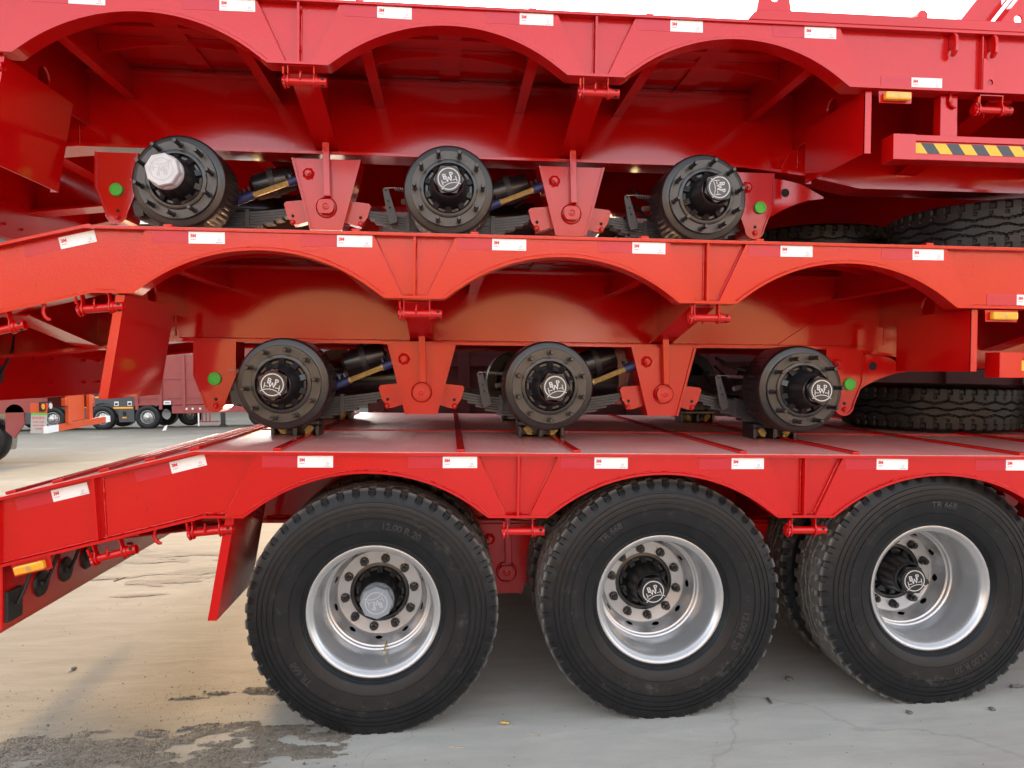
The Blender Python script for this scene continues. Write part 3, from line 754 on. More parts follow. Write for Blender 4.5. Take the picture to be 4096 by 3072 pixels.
def marker_lamp(tr, x, z, rot=0.0):
    o = MB().prism([(-.078, -.028), (.078, -.028), (.082, .028), (-.082, .028)], .018, .024).build('marker_lamp', M['red'], tr, (x, 0, z), (0, rot, 0), bevel=.002)
    l = MB().box(-.062, .062, -.012, .018, -.020, .018).build('lens', M['amber'], o, bevel=.008)
    mb = MB(); mb.cyl((0, -.0122, 0), (0, -.0126, 0), .010, 16); mb.build('bulb', M['gold'], o)
    return o
def hazard_bar(tr, x0):
    # side guard rail with slanted tape
    z0, z1 = -.326, -.211
    mb = MB(); mb.box(x0+.11, XE, .012, .020, -.240, z1); mb.box(x0+.11, XE, .012, .020, z0, -.298); mb.box(x0+.11, XE, .020, .10, z0, z0+.006); mb.box(x0+.11, XE, .020, .10, z1-.006, z1); mb.box(x0+.11, XE, .022, .028, -.30, -.235)
    mb.box(x0, x0+.11, .010, .11, z0-.002, z1+.002)
    o = mb.build('side_guard', M['red'], tr, bevel=.002)
    x = x0+.112; k = 0
    while x < x0+1.6:
        wdt = .062
        pts = [(x, -.294), (x+wdt, -.294), (x+wdt-.035, -.246), (x-.035, -.246)]
        pts = [(max(px, x0+.112), pz) for px, pz in pts]
        MB().prism(pts, .0205, .0215).build('hazard_stripe', M['yellow'] if k % 2 == 0 else M['blacktape'], o)
        x += wdt; k += 1
    MB().box(x0+.25, x0+.335, .045, .10, z1-.001, -.011).build('guard_post', M['red'], tr, bevel=.004)
    MB().box(x0+1.45, x0+1.535, .045, .10, z1-.001, -.011).build('guard_post', M['red'], tr, bevel=.004)

def fender_plate(tr, x0, ztop_, zbot_, lean, flip=1):
    # plate across the wheel bay, folded edge towards the camera
    mb = MB()
    def X(z): return x0+lean*(z-ztop_)
    t = .004
    for (ya, yb) in ((.03, .62),):
        mb.add([(X(ztop_), ya, ztop_), (X(zbot_), ya, zbot_), (X(zbot_), yb, zbot_), (X(ztop_), yb, ztop_), (X(ztop_)+t, ya, ztop_), (X(zbot_)+t, ya, zbot_), (X(zbot_)+t, yb, zbot_), (X(ztop_)+t, yb, ztop_)],
               [(0, 1, 2, 3), (7, 6, 5, 4), (0, 4, 5, 1), (1, 5, 6, 2), (2, 6, 7, 3), (3, 7, 4, 0)])
    w_ = -.034*flip
    for ya in (.03, .616):
        mb.add([(X(ztop_), ya, ztop_), (X(zbot_), ya, zbot_), (X(zbot_)+w_, ya, zbot_), (X(ztop_)+w_, ya, ztop_), (X(ztop_), ya+.004, ztop_), (X(zbot_), ya+.004, zbot_), (X(zbot_)+w_, ya+.004, zbot_), (X(ztop_)+w_, ya+.004, ztop_)],
               [(0, 1, 2, 3), (7, 6, 5, 4), (0, 4, 5, 1), (1, 5, 6, 2), (2, 6, 7, 3), (3, 7, 4, 0)])
    return mb.build('fender_plate', M['red'], tr)

def build_trailer(loc, tilt, label, dz, hubz, kind):
    x0, y0, z0 = loc
    tr = tag(empty('lowbed_trailer', (x0, y0, z0), (0, tilt, 0)), label, 'trailer', 'red lowbed trailers stacked on one another')
    P = lambda key, fn: cached(key, fn)
    for far in (0, 1):
        sc = (1, -1, 1) if far else (1, 1, 1); ly = 3.0 if far else 0
        for nme, fn in (('rail_web', web_mesh), ('bottom_flange', bottom_flange_mesh), ('top_flange', top_flange_mesh), ('main_beam_web', main_web_mesh), ('main_beam_flange', main_flange_mesh)):
            inst(nme, P(nme, fn), tr, (0, ly, 0), scale=sc)
        for i in range(3): inst('arch_plate', P('arch_plate', arch_plate_mesh), tr, (i*SP, ly, 0), scale=sc)
        for i in range(2): inst('mid_hanger', P('mh', mid_hanger), tr, (.66+i*SP, ly, dz), scale=sc)
    # deck
    xs = [XT, -.73, XE]
    dk = MB().slab(xs, [ztop(x)+.0003 for x in xs], [ztop(x)+.003 for x in xs], .111, 2.889).build('deck', M['deck'], tr)
    MB().slab(xs, [ztop(x)-.0122 for x in xs], [ztop(x) for x in xs], .111, 2.889).build('deck_pan', M['red'], tr)
    MB().box(-.72, XE, 1.14, 1.155, ZT+.0035, ZT+.010).build('deck_seam', M['red'], tr)
    for far in (0, 1):
        ya, yb = ((.014, .1108) if not far else (2.8892, 2.986))
        MB().slab(xs, [ztop(x)+.0003 for x in xs], [ztop(x)+.003 for x in xs], ya, yb).build('deck_edge', M['deck'], tr)
    for x in (-.39, .40, .915, 1.678, 2.21, 3.02, 3.6, 4.2):
        MB().box(x-.018, x+.018, .02, 2.9, ZT+.0032, ZT+.016).build('deck_bar', M['red'], tr, bevel=.003)
    for k, x in enumerate((-.745, -.93, -1.12, -1.31, -1.50)):
        z = ztop(x); mb = MB(); mb.box(-.022, .022, .06, 2.9, .0032, .017); mb.build('ramp_cleat', M['red'], tr, (x, 0, z), (0, -math.atan(.25), 0), bevel=.003)
    # stiffeners, welds
    for i in range(2):
        x = SP*(i+.5); mb = MB(); mb.box(x-.005, x+.005, .006, .040, .004, ZT-.013); mb.build('stiffener', M['red'], tr)
        inst('weld_seam', P(('w', i), lambda: weld_mesh((x+.008 if i == 0 else x-.010, .038, .01), (x+.008 if i == 0 else x-.010, .038, ZT-.02), .0042, seed=i)), tr)
    for i in range(3):
        for s in (-1, 1):
            inst('weld_seam', P(('wd', s), lambda: weld_mesh((s*.482, .036, ZT-.018), (s*.598, .036, .012), .0042, seed=3+s)), tr, (i*SP, 0, 0))
    for i in range(3): inst('weld_seam', P(('aw', i), lambda: arch_weld_mesh(i)), tr, (i*SP, 0, 0))
    for a_, b_ in ((-.69, -.605), (.605, .705), (.605+SP, .705+SP), (3.22, 4.2)): inst('weld_seam', P(('fw', a_), lambda: weld_mesh((a_, .037, .0085), (b_, .037, .0085), .0045, seed=int(a_*50))), tr)
    inst('weld_seam', P('tw', lambda: weld_mesh((-1.53, .037, zbot(-1.53)+.0085), (-.70, .037, zbot(-.70)+.0085), .0045, seed=77)), tr)
    inst('weld_seam', P('mf', lambda: weld_mesh((-.62, MY-.003, -.161), (2.95, MY-.003, -.161), .0055, seed=31)), tr)
    MB().box(.45, 2.2, MY-.092, MY-.0855, -.184, -.1665).build('flange_doubler', M['red'], tr, bevel=.002)
    for x in (-.643, 3.297): inst('weld_seam', P(('mw', x), lambda: weld_mesh((x, MY-.001, -.15), (x, MY-.001, .20), .005, seed=int(x*40))), tr)
    mb = MB(); x = -1.125; mb.prism([(x-.006, zbot(x)+.006), (x+.006, zbot(x)+.009), (x+.006-.02, ztop(x)-.016), (x-.006-.02, ztop(x)-.018)], .006, .040); mb.build('stiffener', M['red'], tr)
    inst('weld_seam', P('wt', lambda: weld_mesh((x+.025, .037, zbot(x)+.02), (x+.010, .037, ztop(x)-.02), .0045, seed=9)), tr)
    MB().box(XT-.004, XT+.008, .004, .045, zbot(XT)-.004, ztop(XT)-.001).build('end_plate', M['red'], tr)
    # under-deck frames
    for i in range(4):
        if i < 2: inst('outrigger', P('outrigger', outrigger_mesh), tr, (.66+i*SP, 0, 0))
    inst('outrigger', P('outrigger', outrigger_mesh), tr, (-1.05, 0, -.09), scale=(1, 1, .8))
    for x in (3.95, 4.75): inst('outrigger', P('outrigger', outrigger_mesh), tr, (x, 0, 0))
    for i in range(3):
        for dx in (-.375, .385): inst('bracket_beam', P('bb', small_outrigger_mesh), tr, (i*SP+dx, 0, 0))
        inst('curved_stringer', P('cs', curved_strip_mesh), tr, (i*SP+.005, 0, 0))
        MB().box(i*SP-.055, i*SP+.055, .12, MY-.002, .2525, .2625).build('deck_strap', M['red'], tr)
        MB().box(i*SP-.37, i*SP+.38, .30, .36, .250, .2615).build('deck_strap', M['red'], tr)
    MB().prismx([(MY-.002, .222), (MY-.055, .222), (MY-.055, .230), (MY-.010, .230), (MY-.010, .262), (MY-.002, .262)], -.60, 3.2).build('deck_angle', M['red'], tr)
    for x in (-.60, 3.27): inst('cross_plate', P('cp', cross_plate_mesh), tr, (x, 0, 0))
    for x in (-1.0, .1, 1.2, 2.3, 3.4, 4.5): MB().box(x-.05, x+.05, MY+.014, 3-MY-.014, .02 if x > -.9 else -.1, (.262 if x > -.9 else .19)).build('cross_member', M['red'], tr)
    MB().prism([(2.66, -.158), (3.20, -.158), (3.262, -.05), (3.255, -.02), (3.16, .0), (2.88, -.012)], MY-.005, MY).build('doubler_plate', M['red'], tr, bevel=.002)
    # hangers
    for i in range(2):
        x = .66+i*SP
        inst('equaliser', P('eq', equaliser_mesh), tr, (x, 0, dz)); inst('pivot_pin', P('pin', pin_mesh), tr, (x+.004, .7348, -.437+dz))
        inst('bolt', P('bolt', bolt_mesh), tr, (x-.09, .7348, -.262+dz))
        for s in (-1, 1):
            inst('small_bolt', P('bolt', bolt_mesh), tr, (x+s*.180, .775, -.512+dz), scale=(.5, .5, .5))
            mb = MB(); mb.cyl((x+s*.178, .7745, -.478+dz), (x+s*.178, .774, -.478+dz), .009, 14); mb.build('bolt_hole', M['dark'], tr)
        mb = MB(); mb.prism([(x-.004, -.385+dz), (x+.030, -.385+dz), (x+.020, -.125), (x-.014, -.125)], .690, .733); mb.build('hanger_brace', M['red'], tr, bevel=.003)
    for x, fr in ((-.405, 0), (3.0, 1)):
        inst('end_hanger', P('eh', end_hanger), tr, (x, 0, dz))
        gx = x+(.01 if fr else 0)
        inst('green_cap', P('gc', green_cap_mesh), tr, (gx+(.02 if fr else 0), .7345, -.375+dz))
        inst('small_bolt', P('bolt', bolt_mesh), tr, (x+.005, .7345, -.515+dz), scale=(.5, .5, .5))
        mb = MB(); mb.cyl((x+.005, .7345, -.482+dz), (x+.005, .734, -.482+dz), .009, 14); mb.build('bolt_hole', M['dark'], tr)
        if fr:
            inst('bolt', P('bolt', bolt_mesh), tr, (x-.045, .7345, -.265+dz))
            mb = MB(); mb.prism([(x+.108, -.19+dz), (x+.108, -.42+dz), (x+.16, -.385+dz), (x+.24, -.345+dz), (x+.34, -.312+dz), (x+.43, -.298+dz), (x+.43, -.288+dz), (x+.30, -.222+dz), (x+.2, -.20+dz)], .80, .812)
            mb.build('hanger_gusset', M['red'], tr)
            mb = MB(); mb.cyl((x+.205, .7995, -.272+dz), (x+.205, .799, -.272+dz), .024, 20); mb.build('gusset_hole', M['dark'], tr)
    # axles, hubs
    ends = [(-.40, .47), (SP-.445, SP+.455), (2*SP-.445, 2.99)]
    for i in range(3):
        axle_group(tr, i, hubz[i], ends[i][0], ends[i][1], -.432+dz)
        brake_parts(tr, i*SP, hubz[i], i == 2)
        if i < 2: torque_rod(tr, (i*SP+.17, .775, hubz[i]-.03), (i*SP+.530, .775, -.275+dz))
    # fenders, tail
    fender_plate(tr, -.572, -.012, -.455, .16)
    fender_plate(tr, 3.232, -.012, -.30, 0.0, -1)
    if 1:
        mb = MB(); mb.box(-1.54, -1.528, .052, 2.948, -.49, .04); mb.box(-1.60, -1.528, .03, 2.97, -.50, -.488)
        pn = mb.build('lamp_panel', M['red'], tr)
        for k, (yy, zz, rr) in enumerate(((.12, -.40, 0), (.35, -.375, 1), (.58, -.37, 1), (.80, -.365, 1))):
            mb = MB()
            if rr:
                mb.cyl((-1.528, yy, zz), (-1.516, yy, zz), .062, 28, .056); mb.cyl((-1.516, yy, zz), (-1.506, yy, zz), .020, 16, .014)
            else: mb.box(-1.528, -1.512, yy-.055, yy+.055, zz-.065, zz+.065)
            lp = mb.build('lamp_back', M['rubberblk'], pn, smooth=35)
            mb = MB(); mb.tube([(-1.505, yy, zz), (-1.49, yy+.02, zz+.05), (-1.47, yy+.05, zz+.14), (-1.46, yy+.06, zz+.24)], .008, 6); mb.build('lamp_cable', M['rubberblk'], pn, smooth=60)
        for yy in (1.15, 1.35, 1.75, 1.95):
            for zz in (-.28, -.42):
                mb = MB(); mb.cyl((-1.528, yy, zz), (-1.510, yy, zz), .008, 8); mb.build('panel_bolt', M['red'], pn)
    add_winch(tr, -1.158, -.190, -math.atan(.25)); add_winch(tr, -.762, -.078, -.10); add_winch(tr, .585, -.072, 0, kind == 1); add_winch(tr, 1.885, -.070, 0, kind != 3); add_winch(tr, 3.765, -.078, 0, True)
    for x in (-.895, 3.66): inst('rope_hook', P('hook', hook_mesh), tr, (x, .035, zbot(x)-.006))
    marker_lamp(tr, -1.392, -.212, -math.atan(.25)); marker_lamp(tr, 3.375, -.040)
    if kind != 1: hazard_bar(tr, 3.365)
    # stickers
    for x, z in ((-.300, .2355), (.322, .2355), (.993, .2365), (1.619, .2365), (2.302, .237), (2.930, .236)): sticker(tr, x, z)
    sticker(tr, 3.465, .038, 0, .0395); sticker(tr, 4.2, .038, 0, .0395)
    al = -math.atan(.25)
    sticker(tr, -.838, .202, al, .0395); sticker(tr, -1.322, .080, al, .0395)
    # hooks and lug on the plain front part of the rail
    if kind != 1:
        for x in (3.65, 3.845):
            mb = MB(); mb.prismx([(.0395, .263), (.0395, .200), (.026, .196), (.020, .182), (.026, .172), (.024, .160), (.006, .158), (-.014, .175), (-.016, .205), (-.012, .245), (.002, .263)], x-.007, x+.007); mb.build('lashing_hook', M['red'], tr, bevel=.003)
        mb = MB(); plate_with_hole(mb, 'y', .012, .022, (3.80, 3.855, .006, .10), (3.835, .045, .014), 24); mb.prism([(3.80, .10), (3.855, .10), (3.812, .155), (3.80, .155)], .012, .022); mb.build('lashing_lug', M['red'], tr)
        MB().box(3.796, 3.801, .016, .039, .006, ZT-.014).build('stiffener', M['red'], tr)
    return tr

HZ1 = [(.545-.9936+i*SP*sin(.0321))/cos(.0321) for i in range(3)]
T1 = build_trailer((-.007, 0, .9936), .0321, 'bottom trailer of the stack, standing on its silver rimmed tyres', 0, HZ1, 1)
T2 = build_trailer((-.4426, .0189, 1.9604), .0271, 'middle trailer of the stack with bare hubs, sitting on the lowest deck', 0, [-.393, -.393, -.400], 2)
T3 = build_trailer((-.9257, .0643, 2.9826), .0268, 'topmost trailer of the stack with bare hubs, its edge against the sky', -.035, [-.420, -.425, -.427], 3)
# wheels of the lowest trailer
for i, (rot, val) in enumerate(((0, -80), (-92, None), (-134, -30))):
    x, z = i*SP+.0215, HZ1[i]
    lr = (160, -20, -14)[i]
    add_hub(T1, x, z, lr, 'capg' if i == 0 else 'cap', studs=False)
    add_wheel(T1, x, z, .1065, rot, None if val is None else val-rot)
    add_wheel(T1, x, z, .1065+2*.3245, 15, None, nuts=False, flip=True)
    add_hub(T1, x, z, 0, far=True)
    add_wheel(T1, x, z, 3-.1065, 40, None, nuts=False, flip=True)
    add_wheel(T1, x, z, 3-.1065-2*.3245, 70, None, nuts=False)
for i in range(3):
    add_hub(T2, i*SP, (-.393, -.393, -.400)[i], (12, -14, 0)[i], srot=(8, 18, 4)[i]); add_hub(T2, i*SP, -.395, 0, far=True)
    add_hub(T3, i*SP, (-.420, -.425, -.427)[i], (172, -18, 84)[i], 'capw' if i == 0 else 'cap', srot=(12, 0, 10)[i]); add_hub(T3, i*SP, -.425, 0, far=True)

# box rail, lug, roller and folded ramp frames on top of the topmost trailer
mb = MB(); mb.prism([(2.66, ZT+.004), (XE, ZT+.004), (XE, ZT+.052), (2.73, ZT+.052), (2.69, ZT+.040)], .005, .10); mb.build('gooseneck_rail', M['red'], T3, bevel=.004)
mb = MB(); plate_with_hole(mb, 'y', .05, .066, (2.742, 2.862, .33, .47), (2.802, .405, .018), 24); mb.prism([(2.862, .33), (2.885, .33), (2.862, .47)], .05, .066); mb.prism([(2.742, .33), (2.742, .47), (2.715, .33)], .05, .066)
mb.build('lifting_lug', M['red'], T3)
mb = MB(); mb.cyl((3.63, .22, .442), (3.63, .9, .442), .026, 24); mb.build('roller_pin', M['red'], T3, smooth=40)
for dx, yy in ((0, .34), (.17, .22)):
    mb = MB()
    a, b = Vector((3.86+dx, yy, .32)), Vector((4.16+dx, yy, .70)); dd = (b-a).normalized(); nn = Vector((-dd.z, 0, dd.x))
    ln = (b-a).length; q = MB(); plate_with_hole(q, 'y', 0, .010, (0, ln, -.055, .055), (.16, 0, .022), 24); q.box(0, ln, 0, .09, .055, .063); q.box(0, ln, 0, .09, -.063, -.055)
    q.build('ramp_frame', M['red'], T3, a, (0, -math.atan2(b.z-a.z, b.x-a.x), 0))

# ------------------------------------------------------------------ high-sided trailer added behind the stack: darkens the gaps, bounds the sunlight
def box_trailer(x, y, h, ln, lab):
    g = gz(y+1.2); tr = tag(empty('gap_blocker_trailer', (x, y, g)), lab, 'trailer', 'trailer added to darken the gaps')
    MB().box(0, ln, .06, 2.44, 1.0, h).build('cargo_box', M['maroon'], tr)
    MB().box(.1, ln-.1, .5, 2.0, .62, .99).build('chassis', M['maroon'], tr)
    for yy, s_ in ((.0, 1), (2.44, 1)):
        for k in range(int(ln/.9)): MB().box(.05+.9*k, .17+.9*k, yy+.001, yy+.059, .92, h).build('side_post', M['maroon'], tr)
        for z0 in (1.0, 1.7, h-.1): MB().box(.0, ln, yy+.012, yy+.057, z0+.002, z0+.09).build('side_rail', M['maroon'], tr)
    for wx in (1.1, 2.45, 3.8):
        inst('wheel', ME['rim'], tr, (wx, .10, .55)); inst('tyre', ME['tyre'], tr, (wx, .10, .55))
        inst('wheel', ME['rim'], tr, (wx, 2.40, .55), (0, 0, pi)); inst('tyre', ME['tyre'], tr, (wx, 2.40, .55), (0, 0, pi))
    return tr
box_trailer(-.50, 4.7, 3.5, 12, 'dark maroon high-sided trailer added behind the stack to darken the gaps between the hubs')

# ------------------------------------------------------------------ spare tyres between the decks
def on_deck(T, x, y, zoff):
    t = T.rotation_euler.y; return Vector((T.location.x+x*cos(t)+(ZT+zoff)*sin(t), T.location.y+y, T.location.z-x*sin(t)+(ZT+zoff)*cos(t)))
for T, x, y, dz_, lab in ((T1, 3.72, 1.78, 0, 'worn black spare tyre lying flat on the lowest deck, behind the front hanger'), (T1, 4.93, 1.80, 0, 'spare tyre on the lowest deck, cut by the right edge of the picture'),
                     (T2, 3.44, 1.98, .085, 'smaller looking spare tyre lying under the topmost trailer, left of its neighbour'), (T2, 4.02, .95, .04, 'large nearest spare tyre lying under the topmost trailer by the right edge')):
    p = on_deck(T, x, y, .005+dz_)
    if dz_:
        pp = on_deck(T, x, y, .004); pl = tag(empty('timber_pallet', pp, (0, T.rotation_euler.y, 0)), 'low timber pallet under the '+('left-hand' if y > 1.5 else 'nearest right-hand')+' spare tyre below the topmost trailer', 'pallet')
        for q in (-.4, 0, .4): MB().box(-.5, .5, q-.05, q+.05, 0, dz_*.5).build('bearer', M['wood'], pl)
        for q in (-.42, -.14, .14, .42): MB().box(q-.06, q+.06, -.46, .46, dz_*.5+.0005, dz_-.003).build('board', M['wood'], pl)
    o = inst('spare_tyre', ME['tyre'], None, (p.x, p.y, p.z+TYW-.041+.0), (R(-90), 0, 0))
    o.material_slots[0].link = 'OBJECT'; o.material_slots[0].material = M['tyre_clean']
    o.rotation_euler = (R(-90), T.rotation_euler.y, 0); tag(o, lab, 'tyre', 'spare tyres lying between the decks')

# ------------------------------------------------------------------ dirt and debris on the ground
BL = [(-1.51, .171, .30, .08), (-1.25, .07, .35, .10), (-1.092, .136, .16, .05), (-1.37, -.06, .25, .07), (-.98, -.02, .2, .07), (-.99, .21, .09, .045), (-.88, .12, .08, .06), (-.70, .215, .16, .06), (-.485, .168, .18, .07), (-.577, -.007, .2, .09), (-.68, -.1, .3, .08), (-.305, -.03, .2, .08), (-.2, .09, .16, .06), (-.61, .645, .10, .06), (-1.0, .58, .10, .018), (-.82, .62, .08, .02),
      (-2.34, 3.53, .42, .16), (-2.05, 3.72, .5, .12), (-2.44, 3.0, .3, .08), (-1.7, 3.1, .35, .12), (-1.97, 2.45, .22, .05), (-1.85, 2.85, .3, .12), (-2.9, 3.9, .5, .15), (-1.2, 3.4, .5, .12)]
def mask(x, y):
    m_ = -1.0
    for cx, cy, rx, ry in BL:
        q = 1-math.sqrt(((x-cx)/rx)**2+((y-cy)/ry)**2)
        if q > m_: m_ = q
    if m_ < -.9: return m_
    sc = 1 if y < 1.5 else .55
    return m_*.75+.62*noise.fractal(Vector((x*8*sc, y*17*sc, 3)), .85, 2.1, 6)-.07
def dirt_sheet(x0, x1, y0, y1, st, name):
    nx, ny = int((x1-x0)/st), int((y1-y0)/(st)); vs = {}; fs = []; mb = MB(); idx = {}
    val = [[mask(x0+i*st, y0+j*st) for i in range(nx+1)] for j in range(ny+1)]
    def vid(i, j):
        if (i, j) not in idx:
            idx[(i, j)] = len(mb.v); h = max(0, min(1, val[j][i]*2.5)); x, y = x0+i*st, y0+j*st
            mb.v.append((x, y, gz(y)+.0012+.005*h+.0025*h*noise.noise(Vector((x*70, y*70, 0)))))
        return idx[(i, j)]
    for j in range(ny):
        for i in range(nx):
            if max(val[j][i], val[j][i+1], val[j+1][i], val[j+1][i+1]) > 0 and min(val[j][i], val[j][i+1], val[j+1][i], val[j+1][i+1]) > -.08:
                mb.f.append((vid(i, j), vid(i+1, j), vid(i+1, j+1), vid(i, j+1))); mb.m.append(0)
    o = mb.build(name, M['dirt'], smooth=70); return o
o = dirt_sheet(-1.95, -.02, -.28, .78, .0075, 'sandy_grit'); tag(o, 'sandy grit scattered on the concrete left of the first wheel', 'grit', kind='stuff')
o = dirt_sheet(-3.6, -.6, 2.3, 4.3, .02, 'sandy_grit'); tag(o, 'darker grit patches on the concrete beneath the sloping tail', 'grit', kind='stuff')
mb = MB(); rnd = random.Random(3); cnt = 0
OCT = [(1, 0, 0), (-1, 0, 0), (0, 1, 0), (0, -1, 0), (0, 0, 1), (0, 0, -1)]; OF = [(0, 2, 4), (2, 1, 4), (1, 3, 4), (3, 0, 4), (2, 0, 5), (1, 2, 5), (3, 1, 5), (0, 3, 5)]
for k in range(60000):
    if cnt > 15000: break
    x, y = rnd.uniform(-1.95, .0), rnd.uniform(-.28, .78); mv = mask(x, y)
    if mv < 0 and rnd.random() > .035: continue
    if mv < .05 and rnd.random() > .5: continue
    s = rnd.choice((.0012, .0015, .0018, .0022, .003)) if rnd.random() < .985 else rnd.uniform(.004, .008)
    z = .0025+.005*max(0, min(1, mv*2.5)); cnt += 1
    mb.add([(x+a*s*rnd.uniform(.7, 1.4), y+b*s*rnd.uniform(.7, 1.4), z+c_*s*rnd.uniform(.5, .9)) for a, b, c_ in OCT], OF)
for k in range(500):
    x, y = rnd.uniform(-2.6, 3.4), rnd.uniform(-.5, 3); s = rnd.choice((.002, .003, .004))
    mb.add([(x+a*s*rnd.uniform(.7, 1.4), y+b*s*rnd.uniform(.7, 1.4), .001+c_*s*.7) for a, b, c_ in OCT], OF)
tag(mb.build('pebbles', M['pebble']), 'fine pebbles and grit strewn over the concrete', 'pebbles', kind='stuff')
def stick(p0, p1, r, mat, lab, cat='stick', name='stick'):
    mb = MB(); a, b = Vector((*p0, r)), Vector((*p1, r)); mb.tube([a.lerp(b, k/5)+Vector((0, .004*sin(k*2.1), 0)) for k in range(6)], [r, r*1.1, r*.9, r, r*1.05, r*.7], 6)
    tag(mb.build(name, mat, smooth=60), lab, cat)
stick((-.602, .217), (-.474, .231), .0022, M['wood'], 'pale thin straw lying on grit left of the first wheel', 'straw', 'straw')
stick((-.908, .225), (-.84, .248), .004, M['stone'], 'short dark stick on the concrete, bottom left')
stick((-2.304, 2.876), (-2.258, 2.998), .005, M['wood'], 'pale straw on the concrete under the sloping tail', 'straw', 'straw')
stick((.32, -.063), (.405, -.086), .002, M['wood'], 'thin pale straw at the bottom edge, between the first two wheels', 'straw', 'straw')
stick((.674, .018), (.729, -.016), .002, M['wood'], 'tiny pale straw to the right of the brass fitting', 'straw', 'straw')
stick((1.861, .17), (1.865, .23), .006, M['stone'], 'short dark peg on the concrete in front of the second wheel')
stick((3.10, .203), (3.16, .200), .009, M['stone'], 'stubby dark bolt lying near the third wheel', 'bolt', 'loose_bolt')
def stone(x, y, s, lab):
    mb = MB(); vs = []; bm = bmesh.new(); bmesh.ops.create_icosphere(bm, subdivisions=2, radius=s)
    for v in bm.verts: v.co *= 1+.45*noise.noise(v.co*(1.2/s)+Vector((x, y, 0))); v.co.z *= .6
    mb.add([(v.co.x, v.co.y, v.co.z+s*.45) for v in bm.verts], [tuple(q.index for q in f.verts) for f in bm.faces]); bm.free()
    tag(mb.build('stone', M['stone'], None, (x, y, 0)), lab, 'stone')
stone(2.064, .425, .020, 'dark stone between the second and third wheels'); stone(2.838, -.011, .014, 'small round stone in front of the third wheel, right'); stone(2.443, .002, .014, 'small stone in front of the third wheel, left'); stone(-1.741, 1.045, .014, 'dark stone on the tan concrete near the left edge')
mb = MB(); mb.cyl((0, 0, .008), (.012, 0, .008), .009, 6); mb.cyl((.012, 0, .008), (.022, 0, .008), .006, 12); mb.cyl((-.010, 0, .008), (0, 0, .008), .007, 12); mb.cyl((.022, 0, .008), (.030, 0, .008), .008, 6)
tag(mb.build('brass_fitting', M['gold'], None, (.570, .113, .002), (0, 0, -.25)), 'small brass pipe fitting lying on the concrete between the wheels', 'fitting')

# ------------------------------------------------------------------ vehicles in the yard behind
def bg_tyre():
    mb = MB(); mb.lathe([(.26, .02), (.29, -.005), (.36, -.02), (.44, -.02), (.485, -.005), (.50, .03), (.505, .15), (.50, .27), (.485, .30), (.36, .31), (.26, .28)], 40); return mb.mesh('tyre', M['tyre'], 40)
def bg_rim():
    mb = MB(); mb.lathe([(.275, .02), (.285, .004), (.272, .0), (.262, .012), (.245, .03), (.238, .12), (.22, .14), (.205, .10), (.19, .06), (.13, .05), (.125, .03), (.10, .02), (.09, -.03), (.03, -.045), (0, -.045)], 40); return mb.mesh('wheel', M['steel'], 40)
BT, BR = bg_tyre(), bg_rim()
def bg_wheel(tr, x, y, z, far=False):
    w_ = inst('wheel', BR, tr, (x, y, z)); inst('tyre', BT, w_)
    for k in range(10):
        a = 2*pi*k/10; inst('wheel_nut', cached('bn', lambda: MB().cyl((0, 0, 0), (0, -.03, 0), .016, 6).mesh('wheel_nut', M['black'])), w_, (.165*cos(a), .05, .165*sin(a)))
    return w_
g0 = gz(29.7)
# grey tractor
GT = tag(empty('grey_truck', (-14.5, 29.4, g0)), 'dark grey truck with pale steel wheels, far off behind the tail', 'truck')
for x in (-17.7, -15.95, -13.98): bg_wheel(GT, x+14.5, 0, .49)
for x in (-17.7, -15.95, -13.98): 
    mb = MB(); mb.lathe([(.25, 1.95), (.5, 1.95), (.5, 2.3), (.25, 2.3)], 24); w_ = mb.build('inner_wheel', M['tyre'], GT, (x+14.5, 0, .49), smooth=40)
xs = [-5.2+.05*k for k in range(int(6.95/.05)+1)]
def fair(x):
    b = .30
    for wx in (-3.2, -1.45, .52):
        if abs(x-wx) < .62: b = max(b, .49+math.sqrt(.62**2-(x-wx)**2))
    return b
MB().slab(xs, [fair(x) for x in xs], [1.36+.0*x for x in xs], .10, .14).build('side_skirt', M['greypaint'], GT)
MB().box(-5.3, 1.75, .2, 2.3, .62, 1.30).build('chassis', M['greypaint'], GT)
MB().box(-5.2, -.6, .12, 2.3, 1.37, 2.9).build('cab_body', M['greypaint'], GT, bevel=.05)
for x0, x1, z0, z1, mt in ((.93, 1.72, .86, .93, 'amber'), (1.28, 1.45, .46, .51, 'amber'), (-2.5, -2.1, .93, 1.02, 'amber'), (-.35, -.05, .93, 1.02, 'amber'), (.0, .4, 1.32, 1.38, 'amber')):
    MB().box(x0, x1, .085, .099, z0, z1).build('reflector', M[mt], GT)
for x0 in (.97, 1.50):
    f = MB().box(x0, x0+.17, .085, .099, .98, 1.16).build('side_lamp', M['clearlens'], GT); MB().box(x0+.03, x0+.14, .080, .0845, 1.01, 1.10).build('lamp_glass', M['dark'], f)
MB().box(1.30, 1.44, .086, .099, .56, .74).build('step_recess', M['dark'], GT)
